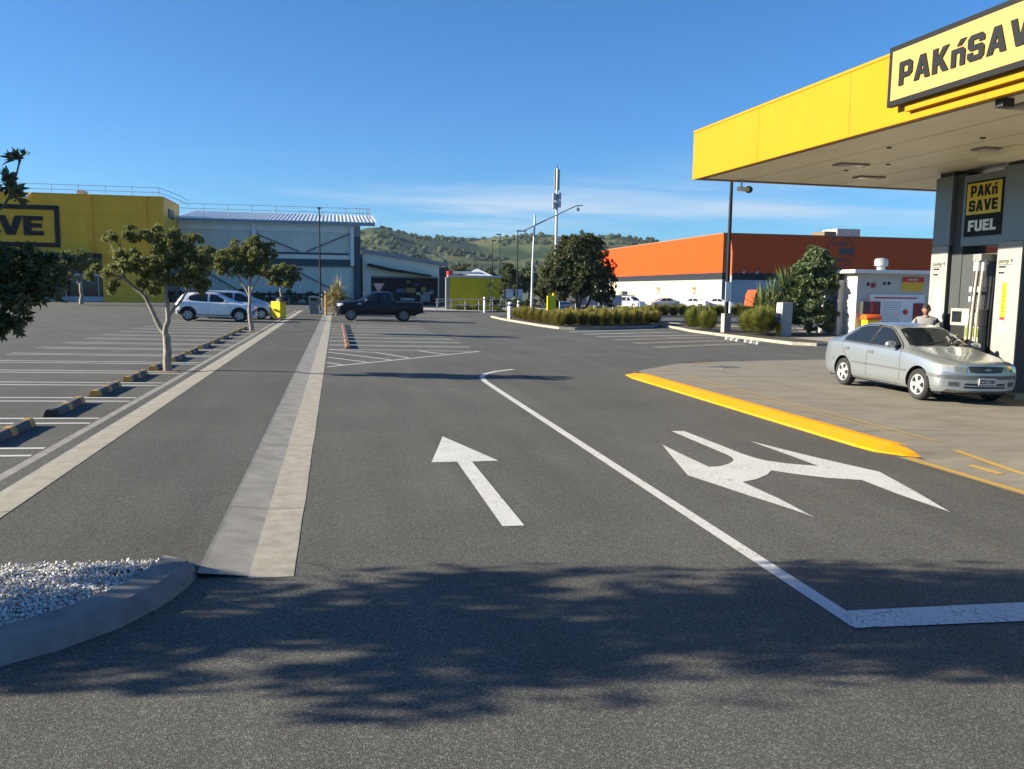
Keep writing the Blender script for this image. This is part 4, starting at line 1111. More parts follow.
def pump():
    X, zb = 13.40, gz(13.4)+FZ
    t = thing('fuel_pump', 'dark fuel pump with beige display and long pale hoses between the pillars', 'fuel pump', (X, 15.5, zb))
    mb = MB(); mb.box(.16, .75, -.48, .60, 0, 2.98); mb.box(.14, .158, -.47, -.06, .0, 2.95, 1); cab = mb.build('cabinet', [M['clad_dark'], M['black']], t, bevel=.01)
    mb = MB(); mb.box(-.06, .138, -.28, .58, 1.43, 1.80); hd = mb.build('display_head', M['beige'], t, bevel=.015)
    mb = MB(); mb.box(-.066, -.061, .24, .53, 1.50, 1.74); mb.build('screen', M['glass'], hd)
    mb = MB(); mb.box(-.068, -.062, -.24, .18, 1.50, 1.72); mb.build('price_card', M['white'], hd)
    mb = MB(); mb.box(-.04, .138, -.28, .15, .75, 1.425); lp = mb.build('lower_panel', M['beige'], t, bevel=.01)
    mb = MB(); mb.box(-.045, -.041, -.26, .13, 1.20, 1.40); mb.build('green_band', M['green'], lp)
    mb = MB(); mb.box(-.047, -.042, -.05, .12, .88, 1.02); mb.build('yellow_label', M['yellow_plastic'], lp)
    mb = MB(); mb.box(-.04, .138, .155, .58, .10, 1.425); mb.build('nozzle_bay', M['black'], t, bevel=.01)
    mb = MB(); mb.box(-.02, .138, -.22, .12, 2.16, 2.27); mb.build('shelf_light', M['white_steel'], t)
    mb = MB(); mb.box(.10, .138, .14, .26, 1.95, 2.06); mb.build('small_label', M['white'], t)
    # nozzle
    nz = MB(); nz.tube([(-.10,.36,.95),(-.13,.36,1.08),(-.08,.36,1.20),(.02,.36,1.22)], [.02,.026,.024,.02], 10)
    nz.tube([(-.12,.36,1.0),(-.19,.36,1.06),(-.17,.36,1.16)], .012, 8); nz.build('nozzle', M['green'], t, smooth=50)
    nz = MB(); nz.tube([(-.10,.10,.85),(-.13,.10,.98),(-.08,.10,1.10),(.0,.10,1.12)], [.02,.026,.024,.02], 10); nz.build('nozzle', M['yellow_plastic'], t, smooth=50)
    # hoses hang from a high bracket
    mb = MB(); mb.box(-.25, .14, -.42, -.18, 2.80, 2.95); mb.build('hose_bracket', M['grey_mid'], t, bevel=.02)
    for (y, dx, m) in ((-.38, -.14, M['beige']), (-.30, -.20, M['beige']), (-.22, -.10, M['black']), (-.17, -.15, M['grey_rubber'])):
        mb = MB(); mb.tube([(dx, y, 2.82), (dx-.02, y+.01, 2.4), (dx-.03, y+.04, 1.8), (dx-.04, y+.05, 1.1), (dx-.02, y+.10, .55), (dx+.04, y+.2, .35), (dx+.05, y+.3, .55), (.0, y+.36, .9)], .018 if m != M['beige'] else .026, 8)
        mb.build('hose', m, t, smooth=60)
        mb = MB(); mb.tube([(dx, y, 2.60), (dx, y, 2.84)], .045, 10); mb.build('hose_reel', M['galv'], t, smooth=50)
    # signs stuck on the pillar faces are part of the pump station
    def stick(name, y0, y1, z0, z1, m, par=t, x=.024):
        mb = MB(); mb.box(x+.009, x+.0215, y0-15.5, y1-15.5, z0-zb, z1-zb); return mb.build(name, m, par)
    yl = stick('safety_strip', 14.66, 14.775, 1.52, 2.22, M['yellow_plastic'])
    for k in range(7):
        mb = MB(); mb.box(.029, .0325, 14.70-15.5, 14.735-15.5, 1.62+.075*k-zb, 1.65+.075*k-zb); mb.build('strip_mark', M['sign_black'], yl)
    stick('red_label', 14.67, 14.78, 1.46, 1.52, M['red']); stick('white_label', 14.68, 14.77, 1.20, 1.455, M['white'])
    stick('paper_notice', 16.50, 16.72, 1.35, 2.06, M['white'])
    for (yc, zc) in ((16.86, 2.62), (14.93, 2.63)):
        lt = fonttext('pump 4', .085, 'pump_number', M['sign_black'], t, (.0435, yc-15.5, zc-zb), (0,-1,0), (0,0,1))
        mb = MB(); mb.box(.0415, .0455, yc-.36-15.5, yc-15.5, zc-.04-zb, zc-.032-zb)
        for (w, dz) in ((.20, -.10), (.17, -.22)):
            mb.box(.0415, .0455, yc-w-15.5, yc-.02-15.5, zc+dz-zb, zc+dz+.035-zb)
        mb.build('fuel_grades', M['sign_black'], lt)
pump()

# raised pump island
mb = MB(); mb.prism([(13.36,14.15),(14.9,14.15),(14.9,17.1),(13.36,17.1)], gz(13.4)+FZ-.02, gz(13.4)+FZ+.12)
struct('pump_island', mb, M['conc_light'], bevel=.02)

t = thing('bollard', 'low guard bollard with a bright yellow cap at the sedan nose', 'bollard', on(13.22, 13.25, FZ))
mb = MB(); mb.tube([(0,0,0),(0,0,.72)], .055, 14); mb.build('post', M['black'], t, smooth=40)
mb = MB(); mb.lathe([(.06,.70),(.11,.71),(.12,.78),(.10,.86),(.05,.89),(0,.895)], 'z', 18); mb.build('cap', M['yellow_plastic'], t, smooth=50)

# camera under the canopy edge
t = thing('security_camera', 'small white security camera hanging from the canopy corner', 'camera', (9.75, 19.15, 4.70), radians(15))
mb = MB(); mb.tube([(0,0,0),(0,0,-.16),(.05,0,-.2)], .02, 8); mb.lathe([(0,-.012),(.06,-.012),(.06,0)], 'z', 12); mb.build('bracket', M['galv'], t)
mb = MB(); mb.box(-.10, .26, -.06, .06, -.27, -.17); mb.build('housing', M['white_steel'], t, bevel=.02)
mb = MB(); mb.lathe([(0,.30),(.07,.30),(.085,.26),(.085,.20)], 'x', 14, (0,0,-.22)); mb.build('lens', M['black'], t)

def kiosk():
    x0, x1, y0, y1 = 26.05, 33.5, 38.15, 41.2
    zg = gz(x0)+.13; t = thing('kiosk', 'white flat-roofed service kiosk with red safety panels behind the sedan', 'kiosk', (x0, y0, zg))
    w, d, h = x1-x0, y1-y0, 3.18
    mb = MB(); mb.box(0, w, 0, d, 0, h); wall = mb.build('wall', M['off_white'], t)
    # low annex wall on the far left end
    mb = MB(); mb.box(-.35, -.002, 1.05, d-.1, 0, h-.35); mb.build('side_bay', M['off_white'], t)
    mb = MB(); mb.box(-.45, w+.2, -.42, d+.2, h, h+.17); mb.build('roof', M['white_steel'], t, bevel=.015)
    mb = MB(); mb.box(-.012, 0.0, .62, 1.0+.02, .02, 1.72); dr = mb.build('door', mat('grey_door', (.38,.36,.31), .6, var=.1), t)
    mb = MB(); mb.box(-.05, -.013, .70, .73, .85, .97); mb.build('handle', M['galv'], dr)
    mb = MB(); mb.box(-.366, -.352, 1.12, 1.5, .6, 2.0); mb.build('meter_board', M['conc_dark'], t)
    mb = MB(); mb.box(-.37, -.356, 1.56, 1.85, 1.2, 1.62); s = mb.build('notice', M['white'], t)
    mb = MB(); mb.box(-.375, -.371, 1.58, 1.83, 1.47, 1.60); mb.build('red_heading', M['red'], s)
    # poster board with red equipment either side
    mb = MB(); mb.box(.75, 3.95, -.05, -.002, .55, 2.12); pb = mb.build('poster_board', M['white_steel'], t, bevel=.01)
    mb = MB(); mb.box(1.0, 3.5, -.056, -.051, 1.90, 1.98); mb.build('poster_heading', M['red'], pb)
    mb = MB(); 
    for k in range(9): mb.box(1.55, 2.55, -.056, -.051, .72+.12*k, .745+.12*k)
    mb.build('poster_text', M['grey_mid'], pb)
    dk = mat('dark_red', (.20,.012,.02), .5)
    mb = MB(); mb.box(.82, 1.35, -.10, -.057, .60, 1.75); mb.build('hose_cabinet', dk, pb)
    mb = MB(); mb.box(3.30, 3.88, -.09, -.057, .60, 1.68); mb.build('alarm_panel', dk, pb)
    mb = MB(); mb.lathe([(0,-.10),(.13,-.10),(.14,-.06)], 'y', 18, (2.85,0,1.22)); mb.build('alarm_button', M['red'], pb)
    # amber and red sign high up
    mb = MB(); mb.box(2.58, 3.85, -.03, -.002, 2.30, 3.02); sg = mb.build('warning_sign', M['amber_sign'], t)
    mb = MB(); mb.box(2.58, 3.85, -.036, -.031, 2.76, 3.02); mb.build('red_heading', M['red'], sg)
    mb = MB(); mb.box(2.9, 3.5, -.041, -.037, 2.85, 2.93); mb.build('sign_text', M['off_white'], sg)
    # round and small signs
    mb = MB(); mb.lathe([(.10,-.02),(.16,-.02),(.16,-.002),(.10,-.002)], 'y', 20, (.92,0,2.58), closed=True); mb.build('prohibition_ring', M['red'], t)
    mb = MB(); mb.box(.55,.68,-.02,-.002,2.55,2.72); mb.box(.86,.98,-.018,-.002,2.52,2.64); mb.box(1.5,1.62,-.02,-.002,2.6,2.74); mb.box(1.75,1.9,-.02,-.002,2.62,2.76); mb.build('small_sticker', M['sign_black'], t)
    mb = MB(); mb.tube([(4.3,-.06,.0),(4.3,-.06,3.0)], .035, 8); mb.build('downpipe', M['grey_mid'], t)
    # roof vent
    mb = MB(); mb.lathe([(.20,h+.16),(.22,h+.40),(.34,h+.42),(.34,h+.72),(.28,h+.80),(0,h+.84)], 'z', 20, (1.95, .9, 0)); mb.build('roof_vent', M['galv'], t, smooth=35)
    # extinguisher cabinet on its own bracket at the corner
    mb = MB(); mb.box(.20, .62, -.30, -.002, 1.05, 1.75); c = mb.build('equipment_box', mat('box_grey', (.05,.045,.04), .5), t, bevel=.01)
    mb = MB(); mb.box(.63, .82, -.26, -.058, .9, 1.76); mb.build('extinguisher_cover', M['red'], t, bevel=.02)
kiosk()

t = thing('spill_bin', 'yellow spill bin with a rounded orange lid against the kiosk wall', 'bin', (26.66, 37.75, gz(26)+.13))
mb = MB(); mb.prism([(-.36,-.25),(.36,-.25),(.36,.25),(-.36,.25)], 0, .82); mb.build('body', M['yellow_plastic'], t, bevel=.03)
mb = MB(); mb.extrude([(-.30,.83),(.30,.83),(.30,.95),(.2,1.06),(0,1.10),(-.2,1.06),(-.30,.95)], -.42, .44, axis='x'); mb.build('lid', M['orange_plastic'], t, smooth=40, bevel=.015)

# air and water post
t = thing('air_post', 'grey concrete air post with white instruction panel and yellow base label', 'air post', (22.05, 38.15, gz(22)+.10), radians(0))
mb = MB(); mb.box(-.28, .28, -.28, .28, 0, 1.68); po = mb.build('pillar', mat('post_grey', (.36,.35,.32), .8, var=.12, vscale=4, bump=.2), t, bevel=.02)
mb = MB(); mb.box(-.292, -.282, -.26, .26, .62, 1.64); pn = mb.build('instruction_panel', M['white'], t)
mb = MB()
for k in range(4): mb.box(-.298, -.293, -.2, .12, .82+.22*k, .93+.22*k)
mb.build('panel_text', M['grey_mid'], pn)
mb = MB(); mb.box(-.294, -.283, -.26, .26, .06, .60); mb.build('yellow_label', M['yellow_plastic'], t)
mb = MB(); mb.tube([(-.36+.12*cos(2*pi*k/16)-.05, -.05, .92+.19*sin(2*pi*k/16)) for k in range(17)], .035, 8); mb.build('hose_coil', M['blue'], t, smooth=60)

# ------------------------------------------------------------------ the person filling up
def person():
    t = thing('person', 'person in a grey sweater looking down beside the sedan roof', 'person', (13.12, 16.55, gz(13)+FZ), radians(226))
    t.scale = (1.06, 1.06, 1.06)
    # local: facing +x. One skinned body: legs, torso, arms, neck, head
    V = []; E = []; Rr = []
    def add(p, r, par=None):
        V.append(p); Rr.append(r)
        if par is not None: E.append((par, len(V)-1))
        return len(V)-1
    pel = add((0,0,.94), (.155,.125)); sp1 = add((.02,0,1.08), (.145,.115), pel); sp2 = add((.06,0,1.24), (.165,.125), sp1); sp3 = add((.10,0,1.40), (.150,.105), sp2)
    nk = add((.125,0,1.50), (.062,.062), sp3); n2 = add((.155,0,1.555), (.056,.056), nk)
    for s in (-1, 1):
        hip = add((0,s*.095,.87), (.095,.095), pel); kn = add((.03,s*.105,.48), (.064,.064), hip); an = add((-.02,s*.11,.09), (.044,.044), kn); add((.10,s*.125,.045), (.038,.034), an)
        sh = add((.085,s*.175,1.43), (.075,.07), sp3); ua = add((.08,s*.235,1.37), (.062,.060), sh); el = add((.12,s*.275,1.14), (.048,.048), ua)
        wr = add((.335,s*.12,1.20), (.033,.033), el); add((.385,s*.095,1.215), (.030,.026), wr)
    def skin(name, V, E, Rr, root, m, parent, sub=2):
        me = bpy.data.meshes.new(name); me.from_pydata(V, E, []); o = link(bpy.data.objects.new(name, me))
        md = o.modifiers.new('skin', 'SKIN'); md.use_smooth_shade = True
        for k, v in enumerate(me.skin_vertices[0].data):
            r = Rr[k]; v.radius = r if isinstance(r, tuple) else (r, r)
            v.use_root = (k == root)
        sb = o.modifiers.new('sub', 'SUBSURF'); sb.levels = sub; sb.render_levels = sub
        d = evaluated(o); bpy.data.objects.remove(o); d.name = name; d.materials.clear()
        for q in m: d.materials.append(q)
        d.polygons.foreach_set('use_smooth', [True]*len(d.polygons))
        return link(bpy.data.objects.new(name, d), parent)
    body = skin('body', V, E, Rr, 0, [M['sweater'], M['trousers'], M['skin']], t)
    for p in body.data.polygons:
        c = p.center
        p.material_index = 2 if (c.z > 1.505 or (c.x > .325 and c.z > 1.1)) else (1 if c.z < .93 else 0)
    # head turned down: shaped ball with brow, nose, jaw
    bm = bmesh.new(); bmesh.ops.create_icosphere(bm, subdivisions=4, radius=1)
    for v in bm.verts:
        x, y, z = v.co
        jaw = 1-.28*max(0, -z)
        x2 = x*.098*(1-.10*max(0,-z)); y2 = y*.077*jaw; z2 = z*.118
        if x > .3:
            nose = max(0, 1-abs(y)/.20)*max(0, 1-abs(z+.12)/.28); x2 += .026*nose*(1 if z < .05 else .6)
            brow = max(0, 1-abs(z-.22)/.14)*max(0, 1-abs(abs(y)-.32)/.3); x2 += .007*brow
            eye = max(0, 1-abs(z-.04)/.12)*max(0, 1-abs(abs(y)-.36)/.16); x2 -= .010*eye
            lip = max(0, 1-abs(z+.48)/.09)*max(0, 1-abs(y)/.32); x2 += .006*lip
            chin = max(0, 1-abs(z+.85)/.2)*max(0, 1-abs(y)/.4); x2 += .010*chin
        v.co = (x2, y2, z2)
    rot = Matrix.Translation((.185, 0, 1.645)) @ Matrix.Rotation(radians(34), 4, 'Y')
    bm.transform(rot); me = bpy.data.meshes.new('head'); bm.to_mesh(me); bm.free(); me.materials.append(M['skin'])
    me.polygons.foreach_set('use_smooth', [True]*len(me.polygons)); head = link(bpy.data.objects.new('head', me), t)
    for s in (-1, 1):
        mb = MB(); mb.lathe([(0,-.01),(.02,-.008),(.028,0),(.02,.01),(0,.012)], 'y', 12, (0,0,0)); e = mb.build('ear', M['skin'], head, smooth=60)
        e.matrix_local = rot @ Matrix.Translation((-.008, s*.078, -.005)) @ Matrix.Scale(1.2, 4, (0,0,1))
        mb = MB(); mb.lathe([(0,.012),(.008,.009),(.012,0)], 'x', 12); e = mb.build('eye', M['black'], head, smooth=60); e.matrix_local = rot @ Matrix.Translation((.082, s*.030, .006))
    bm = bmesh.new(); bmesh.ops.create_icosphere(bm, subdivisions=4, radius=1)
    rn = random.Random(3)
    dele = [v for v in bm.verts if (v.co.x > .45 and v.co.z < .52) or v.co.z < -.42 or (v.co.x > .1 and v.co.z < .15)]
    bmesh.ops.delete(bm, geom=dele, context='VERTS')
    for v in bm.verts:
        x, y, z = v.co; k = 1.10 + rn.uniform(-.025, .045)
        v.co = (x*.098*k-.004, y*.078*k, z*.120*k+.004)
    bm.transform(rot); me = bpy.data.meshes.new('hair'); bm.to_mesh(me); bm.free(); me.materials.append(M['hair']); link(bpy.data.objects.new('hair', me), t)
    # hands: palm inside the forearm end plus five fingers curled round a phone
    for s in (-1, 1):
        base = Vector((.385, s*.095, 1.215))
        fg = MB()
        for k, ln in enumerate((.066, .074, .070, .056)):
            o = base + Vector((.015, -s*(.005), .032-.020*k))
            fg.tube([o, o+Vector((ln*.5, -s*.010, .004)), o+Vector((ln*.75, -s*.040, .006)), o+Vector((ln*.55, -s*.062, .006))], [.0092,.0088,.0082,.0065], 8)
        o = base + Vector((-.005, -s*.012, .024)); fg.tube([o, o+Vector((.02, -s*.028, .028)), o+Vector((.045, -s*.040, .034))], [.0105,.0095,.0075], 8)
        fg.build('fingers', M['skin'], body, smooth=60)
person()

# ------------------------------------------------------------------ buildings
def store():
    Y = 95.0; x0, x1 = -62.0, -17.75; g = gz(-12)
    t = thing('store_building', 'wide yellow clad supermarket front with a black framed sign and dark shopfront', 'building', (x1, Y, g))
    W = x1-x0; z = lambda v: v-g
    def lb(mb, a, b, c, d, e, f, m=0): mb.box(a-x1, b-x1, c-Y, d-Y, z(e), z(f), m)
    mb = MB(); lb(mb, x0, x1, Y, Y+9, 5.25, 11.2); mb.build('wall', M['store_yellow'], t)
    mb = MB(); lb(mb, x0, x1, Y+.6, Y+8.9, g, 5.24); mb.build('shopfront', M['glass'], t)
    mb = MB(); lb(mb, -24.0, x1, Y+.05, Y+.59, g, 5.245); mb.build('yellow_pier', M['store_yellow2'], t)
    mb = MB(); lb(mb, x0, -24.1, Y-1.6, Y+.58, 4.75, 5.2); mb.build('awning', M['sign_black'], t)
    for x in (-28.2, -32.4, -36.6, -41, -46): mb = MB(); lb(mb, x, x+.35, Y-1.4, Y-1.05, g, 4.74); mb.build('awning_post', M['clad_dark'], t)
    mb = MB(); lb(mb, x0, -24.1, Y+.45, Y+.58, 2.9, 3.15); lb(mb, x0, -24.1, Y+.45, Y+.58, g, .75)
    for k in range(24): lb(mb, -24.6-1.6*k, -24.5-1.6*k, Y+.46, Y+.57, .76, 4.74)
    mb.build('shopfront_frame', M['galv'], t)
    # capping and panel joints
    mb = MB(); lb(mb, x0, x1+.05, Y-.06, Y+9.05, 11.202, 11.32); mb.build('roof_capping', M['store_yellow2'], t)
    mb = MB()
    for zz in (7.2, 9.2): lb(mb, x0, x1, Y-.012, Y-.002, zz, zz+.05)
    mb.build('panel_joint', mat('store_joint', (.75,.34,.02), .6, spec=.1), t)
    # sign: black frame, right end at -27.7
    a, b, c, d = -48.0, -27.9, 5.80, 10.05; e = .45
    mb = MB(); lb(mb, a, b, Y-.14, Y-.004, d-e, d); lb(mb, a, b, Y-.14, Y-.004, c, c+e)
    lb(mb, a, a+e, Y-.14, Y-.004, c+e+.002, d-e-.002); lb(mb, b-e, b, Y-.14, Y-.004, c+e+.002, d-e-.002)
    sg = mb.build('sign_frame', M['sign_black'], t)
    lettering('PAKnSAVE', 1.95, 'lettering', M['sign_black'], sg, (-46.9-x1, -.10, z(6.98)), (1,0,0), (0,0,1), .12, width=17.45, gap=.02)
    # roof guard rail
    r = MB(); 
    for zz in (11.75, 12.25): r.tube([(x0-x1, .4, z(zz)), (-.4, .4, z(zz)), (1.2, 3.5, z(zz-.5)), (1.2, 8.5, z(zz-.5))], .03, 6)
    k = 0
    while -.5-2.6*k > x0-x1: r.tube([(-.5-2.6*k, .4, z(11.2)), (-.5-2.6*k, .4, z(12.25))], .035, 6); k += 1
    r.build('guard_rail', M['galv'], t)
    for x in (-19.6, -24.9, -52.0): mb = MB(); lb(mb, x, x+.16, Y-.16, Y-.015, 5.26, 11.19); mb.build('downpipe', M['store_yellow2'], t)
    mb = MB(); lb(mb, -26.4, -25.6, Y+1, Y+2, 11.32, 11.75); mb.build('roof_unit', M['off_white'], t)
    mb = MB(); mb.tube([(-31.0-x1, -.5, z(10.6)), (-30.3-x1, -.1, z(11.35))], .07, 8); mb.build('floodlight_arm', M['white_steel'], t)
    mb = MB(); lb(mb, x1-.01, x1+.10, Y+2.5, Y+5.5, 9.3, 10.3); mb.build('side_louvre', M['clad_dark'], t)
store()

def warehouse():
    Y = 103.0; x0, x1 = -17.7, 4.1; g = 0.1
    t = thing('warehouse_building', 'grey panel warehouse wall with white columns and a ribbed metal roof', 'building', (x1, Y, g))
    clad = ribbed('warehouse_cladding', (0.62, 0.64, 0.55), 0.45, 0, 0.03, 0.5, 0.08)
    z = lambda v: v-g
    def lb(mb, a, b, c, d, e, f, m=0): mb.box(a-x1, b-x1, c-Y, d-Y, z(e), z(f), m)
    mb = MB(); lb(mb, x0, x1-1.2, Y, Y+18, g, 9.4); mb.build('wall', clad, t)
    pale = mat('fascia_pale', (.74,.74,.66), .5, var=.08, vscale=.6)
    mb = MB(); lb(mb, x0, x1-1.25, Y-.12, Y-.003, 8.55, 9.35); mb.build('top_band', pale, t)
    dk = mat('beam_slate', (.06,.085,.10), .6, spec=.15, var=.1)
    mb = MB(); lb(mb, x0, x1-2.05, Y-.25, Y-.003, 4.5, 5.35); mb.build('beam', dk, t)
    mb = MB(); lb(mb, x0, x1-2.6, Y-.14, Y-.003, 5.9, 6.12); mb.build('girt', dk, t)
    mb = MB(); lb(mb, x0, x1-2.3, Y-.09, Y-.003, 5.36, 5.85); mb.build('pale_strip', pale, t)
    for x in (-9.55, 1.75-.0):
        mb = MB(); lb(mb, x, x+.42, Y-.42, Y-.26, 4.6, 9.38); mb.build('column', M['white_steel'], t)
    mb = MB(); lb(mb, x1-2.0, x1-1.15, Y-.34, Y+.4, g, 8.1); mb.build('corner_column', dk, t)
    mb = MB(); lb(mb, x1-2.0, x1-1.15, Y-.30, Y+.4, 8.105, 9.3); mb.build('column_head', M['grey_mid'], t)
    mb = MB()
    for a, b in (((-5.6, 4.4), (1.9, .6)), ((-16, 4.4), (-9.7, .6)), ((-9.2, 8.2), (-4.2, 6.2)), ((1.6, 8.4), (-3.4, 6.2))):
        mb.tube([(a[0]-x1, -.16, z(a[1])), (b[0]-x1, -.16, z(b[1]))], .06, 6)
    mb.build('bracing', dk, t)
    mb = MB(); mb.lathe([(0,0),(.30,-.05),(.34,-.3),(0,-.34)], 'z', 12, (-7.4-x1+3.2, -.3, z(4.3))); mb.build('wall_light', dk, t)
    # roof: ribbed sheets rising to the back, thick eave gutter
    mb = MB(); lb(mb, x0-.3, x1+.55, Y-.75, Y+.1, 9.42, 9.78); mb.build('gutter', mat('gutter_blue_grey', (.26,.30,.33), .45), t)
    mb = MB(); x = x0-.3
    while x < x1+.5:
        p = [(x, 9.79), (x+.22, 9.79), (x+.28, 9.86), (x+.40, 9.86), (x+.46, 9.79)]
        for k in range(4):
            (xa, za), (xb, zb_) = p[k], p[k+1]
            mb.quad((xa-x1, -.7, z(za)), (xb-x1, -.7, z(zb_)), (xb-x1, 13, z(zb_+1.9)), (xa-x1, 13, z(za+1.9)))
        x += .46
    mb.build('roof', mat('zinc_roof', (.62,.64,.65), .38, .25, var=.06), t, recalc=False)
    r = MB()
    for zz in (10.95, 11.5): r.tube([(x0-x1, .6, z(zz)), (0, .6, z(zz))], .03, 6)
    for k in range(9): r.tube([(x0-x1+2.7*k, .6, z(9.9)), (x0-x1+2.7*k, .6, z(11.5))], .035, 6)
    for k in range(5):
        r.tube([(-1.6+.4*k, .6, z(10)), (-1.6+.4*k, .6, z(11.5-.02*k))], .025, 6); r.tube([(-.0, .6+.5*k, z(10)), (-.0, .6+.5*k, z(11.6))], .025, 6)
    r.tube([(-1.6,.6,z(12.1)),(-1.6,2.6,z(12.1))], .03, 6); r.tube([(-1.6,.6,z(10)),(-1.6,.6,z(12.1))], .03, 6); r.tube([(-1.6,2.6,z(10.4)),(-1.6,2.6,z(12.1))], .03, 6)
    r.build('guard_rail', M['galv'], t)
warehouse()

def annex():
    Y = 97.0; x0, x1 = 2.98, 12.65; g = 0.0; sc_ = 1.062
    t = thing('annex_building', 'low grey annex with sloping parapet and a dark poster covered entry', 'building', (x0*sc_, Y*sc_, g))
    t.scale = (sc_, sc_, sc_)
    clad = ribbed('annex_cladding', (0.60, 0.62, 0.54), 0.35, 0, 0.02, 0.5, 0.08)
    w = x1-x0
    mb = MB(); mb.extrude([(0, 0), (w-.9, 0), (w-.9, 4.62), (0, 5.95)], 0, 16, axis='y'); mb.build('wall', clad, t)
    mb = MB(); mb.extrude([(-.02, 5.96), (w+.1, 4.50), (w+.1, 4.86), (-.02, 6.32)], -.35, .2, axis='y'); mb.build('parapet', mat('parapet_slate', (.20,.25,.29), .45), t)
    mb = MB(); mb.box(w-.895, w+.3, .5, 15, 0, 4.4); mb.build('dark_return', M['clad_dark'], t)
    mb = MB(); mb.box(.98, 8.6, -.14, -.004, 0, 3.25); en = mb.build('dark_entry', mat('entry_dark', (.016,.016,.02), .6, spec=.1), t)
    mb = MB(); mb.extrude([(.5, 4.38), (.62, 4.66), (3.2, 4.12), (7.8, 3.42), (7.8, 3.30), (3.2, 3.78)], -1.1, -.01, axis='y'); mb.build('awning', M['sign_black'], t)
    mb = MB(); mb.box(1.0, 8.55, -.2, -.145, 3.10, 3.28); mb.build('entry_header', M['grey_mid'], en)
    rn = random.Random(5)
    cols = [mat('poster_navy', (.03,.06,.13), .5), mat('poster_ochre', (.20,.14,.02), .5), mat('poster_pale', (.30,.30,.30), .5), M['grey_mid'], M['green'], mat('poster_slate', (.07,.09,.12), .5)]
    for k, (x, zz, ww, hh) in enumerate(((3.8,1.35,1.0,.5),(4.9,1.4,1.1,.55),(6.1,1.15,.5,.3),(6.6,.35,1.1,.85),(6.7,1.6,.5,.45),(7.6,1.3,.5,.5),(5.9,2.2,.4,.3),(5.0,2.5,.35,.3),(4.3,.5,1.6,.3),(6.9,1.25,1.2,.25))):
        mb = MB(); mb.box(x, x+ww, -.16-.002*k, -.142-.002*k, zz, zz+hh); mb.build('poster', cols[k % 6], en)
    r = MB()
    for zz in (5.6, 6.3): r.tube([(4.5, 3, zz+.55), (w, 3, zz-.1)], .03, 6)
    for k in range(5): r.tube([(4.5+k*1.25, 3, 5.2), (4.5+k*1.25, 3, 6.78-.13*k)], .03, 6)
    r.tube([(3.1, 1, 6), (3.1, 1, 7.6)], .05, 6); r.build('roof_rail', M['galv'], t)
annex()

def yellow_wall():
    Y = 86.5; x0, x1 = 11.55, 16.9; g = gz(14)
    t = thing('yellow_enclosure', 'yellow panelled enclosure with grey capping beyond the pickup truck', 'enclosure', (x0, Y, g))
    w = x1-x0
    mb = MB(); mb.box(0, w, 0, .6, .1, 3.45); mb.build('wall', ribbed('yellow_panel', (.52,.40,.012), .9, 0, .015, .5, .12), t)
    mb = MB(); mb.box(-.15, w+.2, -.12, .75, 3.46, 3.68); mb.build('capping', M['galv'], t)
    mb = MB(); mb.box(-.35, -.005, -.05, .6, .1, 3.455); mb.build('grey_post', M['grey_mid'], t)
yellow_wall()
t = thing('red_canopy', 'pale roof strip with a red end rising behind the yellow enclosure', 'canopy', (12.35, 92, gz(14)))
mb = MB(); mb.box(.3, 3.4, 0, 2, 3.95, 4.2); mb.build('roof', M['white_steel'], t, bevel=.03)
mb = MB(); mb.box(-.2, .298, -.05, 1.6, 3.7, 4.22); mb.build('red_end', M['red'], t, bevel=.03)
mb = MB(); mb.box(.4,.6,.5,.7,0,3.95); mb.box(3,3.2,.5,.7,0,3.95); mb.build('post', M['galv'], t)
t = thing('white_tent', 'white peaked tent roof showing over the yellow enclosure', 'tent', (15.6, 93, gz(14)))
mb = MB()
for a, b in (((-1.6,-1.4),(1.6,-1.4)),((1.6,-1.4),(1.6,1.4)),((1.6,1.4),(-1.6,1.4)),((-1.6,1.4),(-1.6,-1.4))):
    mb.poly([(a[0],a[1],3.72),(b[0],b[1],3.72),(0,0,4.55)])
    mb.quad((a[0],a[1],3.45),(b[0],b[1],3.45),(b[0],b[1],3.72),(a[0],a[1],3.72))
mb.build('roof', M['white_steel'], t)
mb = MB()
for x in (-1.5, 1.5):
    for y in (-1.3, 1.3): mb.tube([(x,y,0),(x,y,3.5)], .05, 6)
mb.build('leg', M['galv'], t)

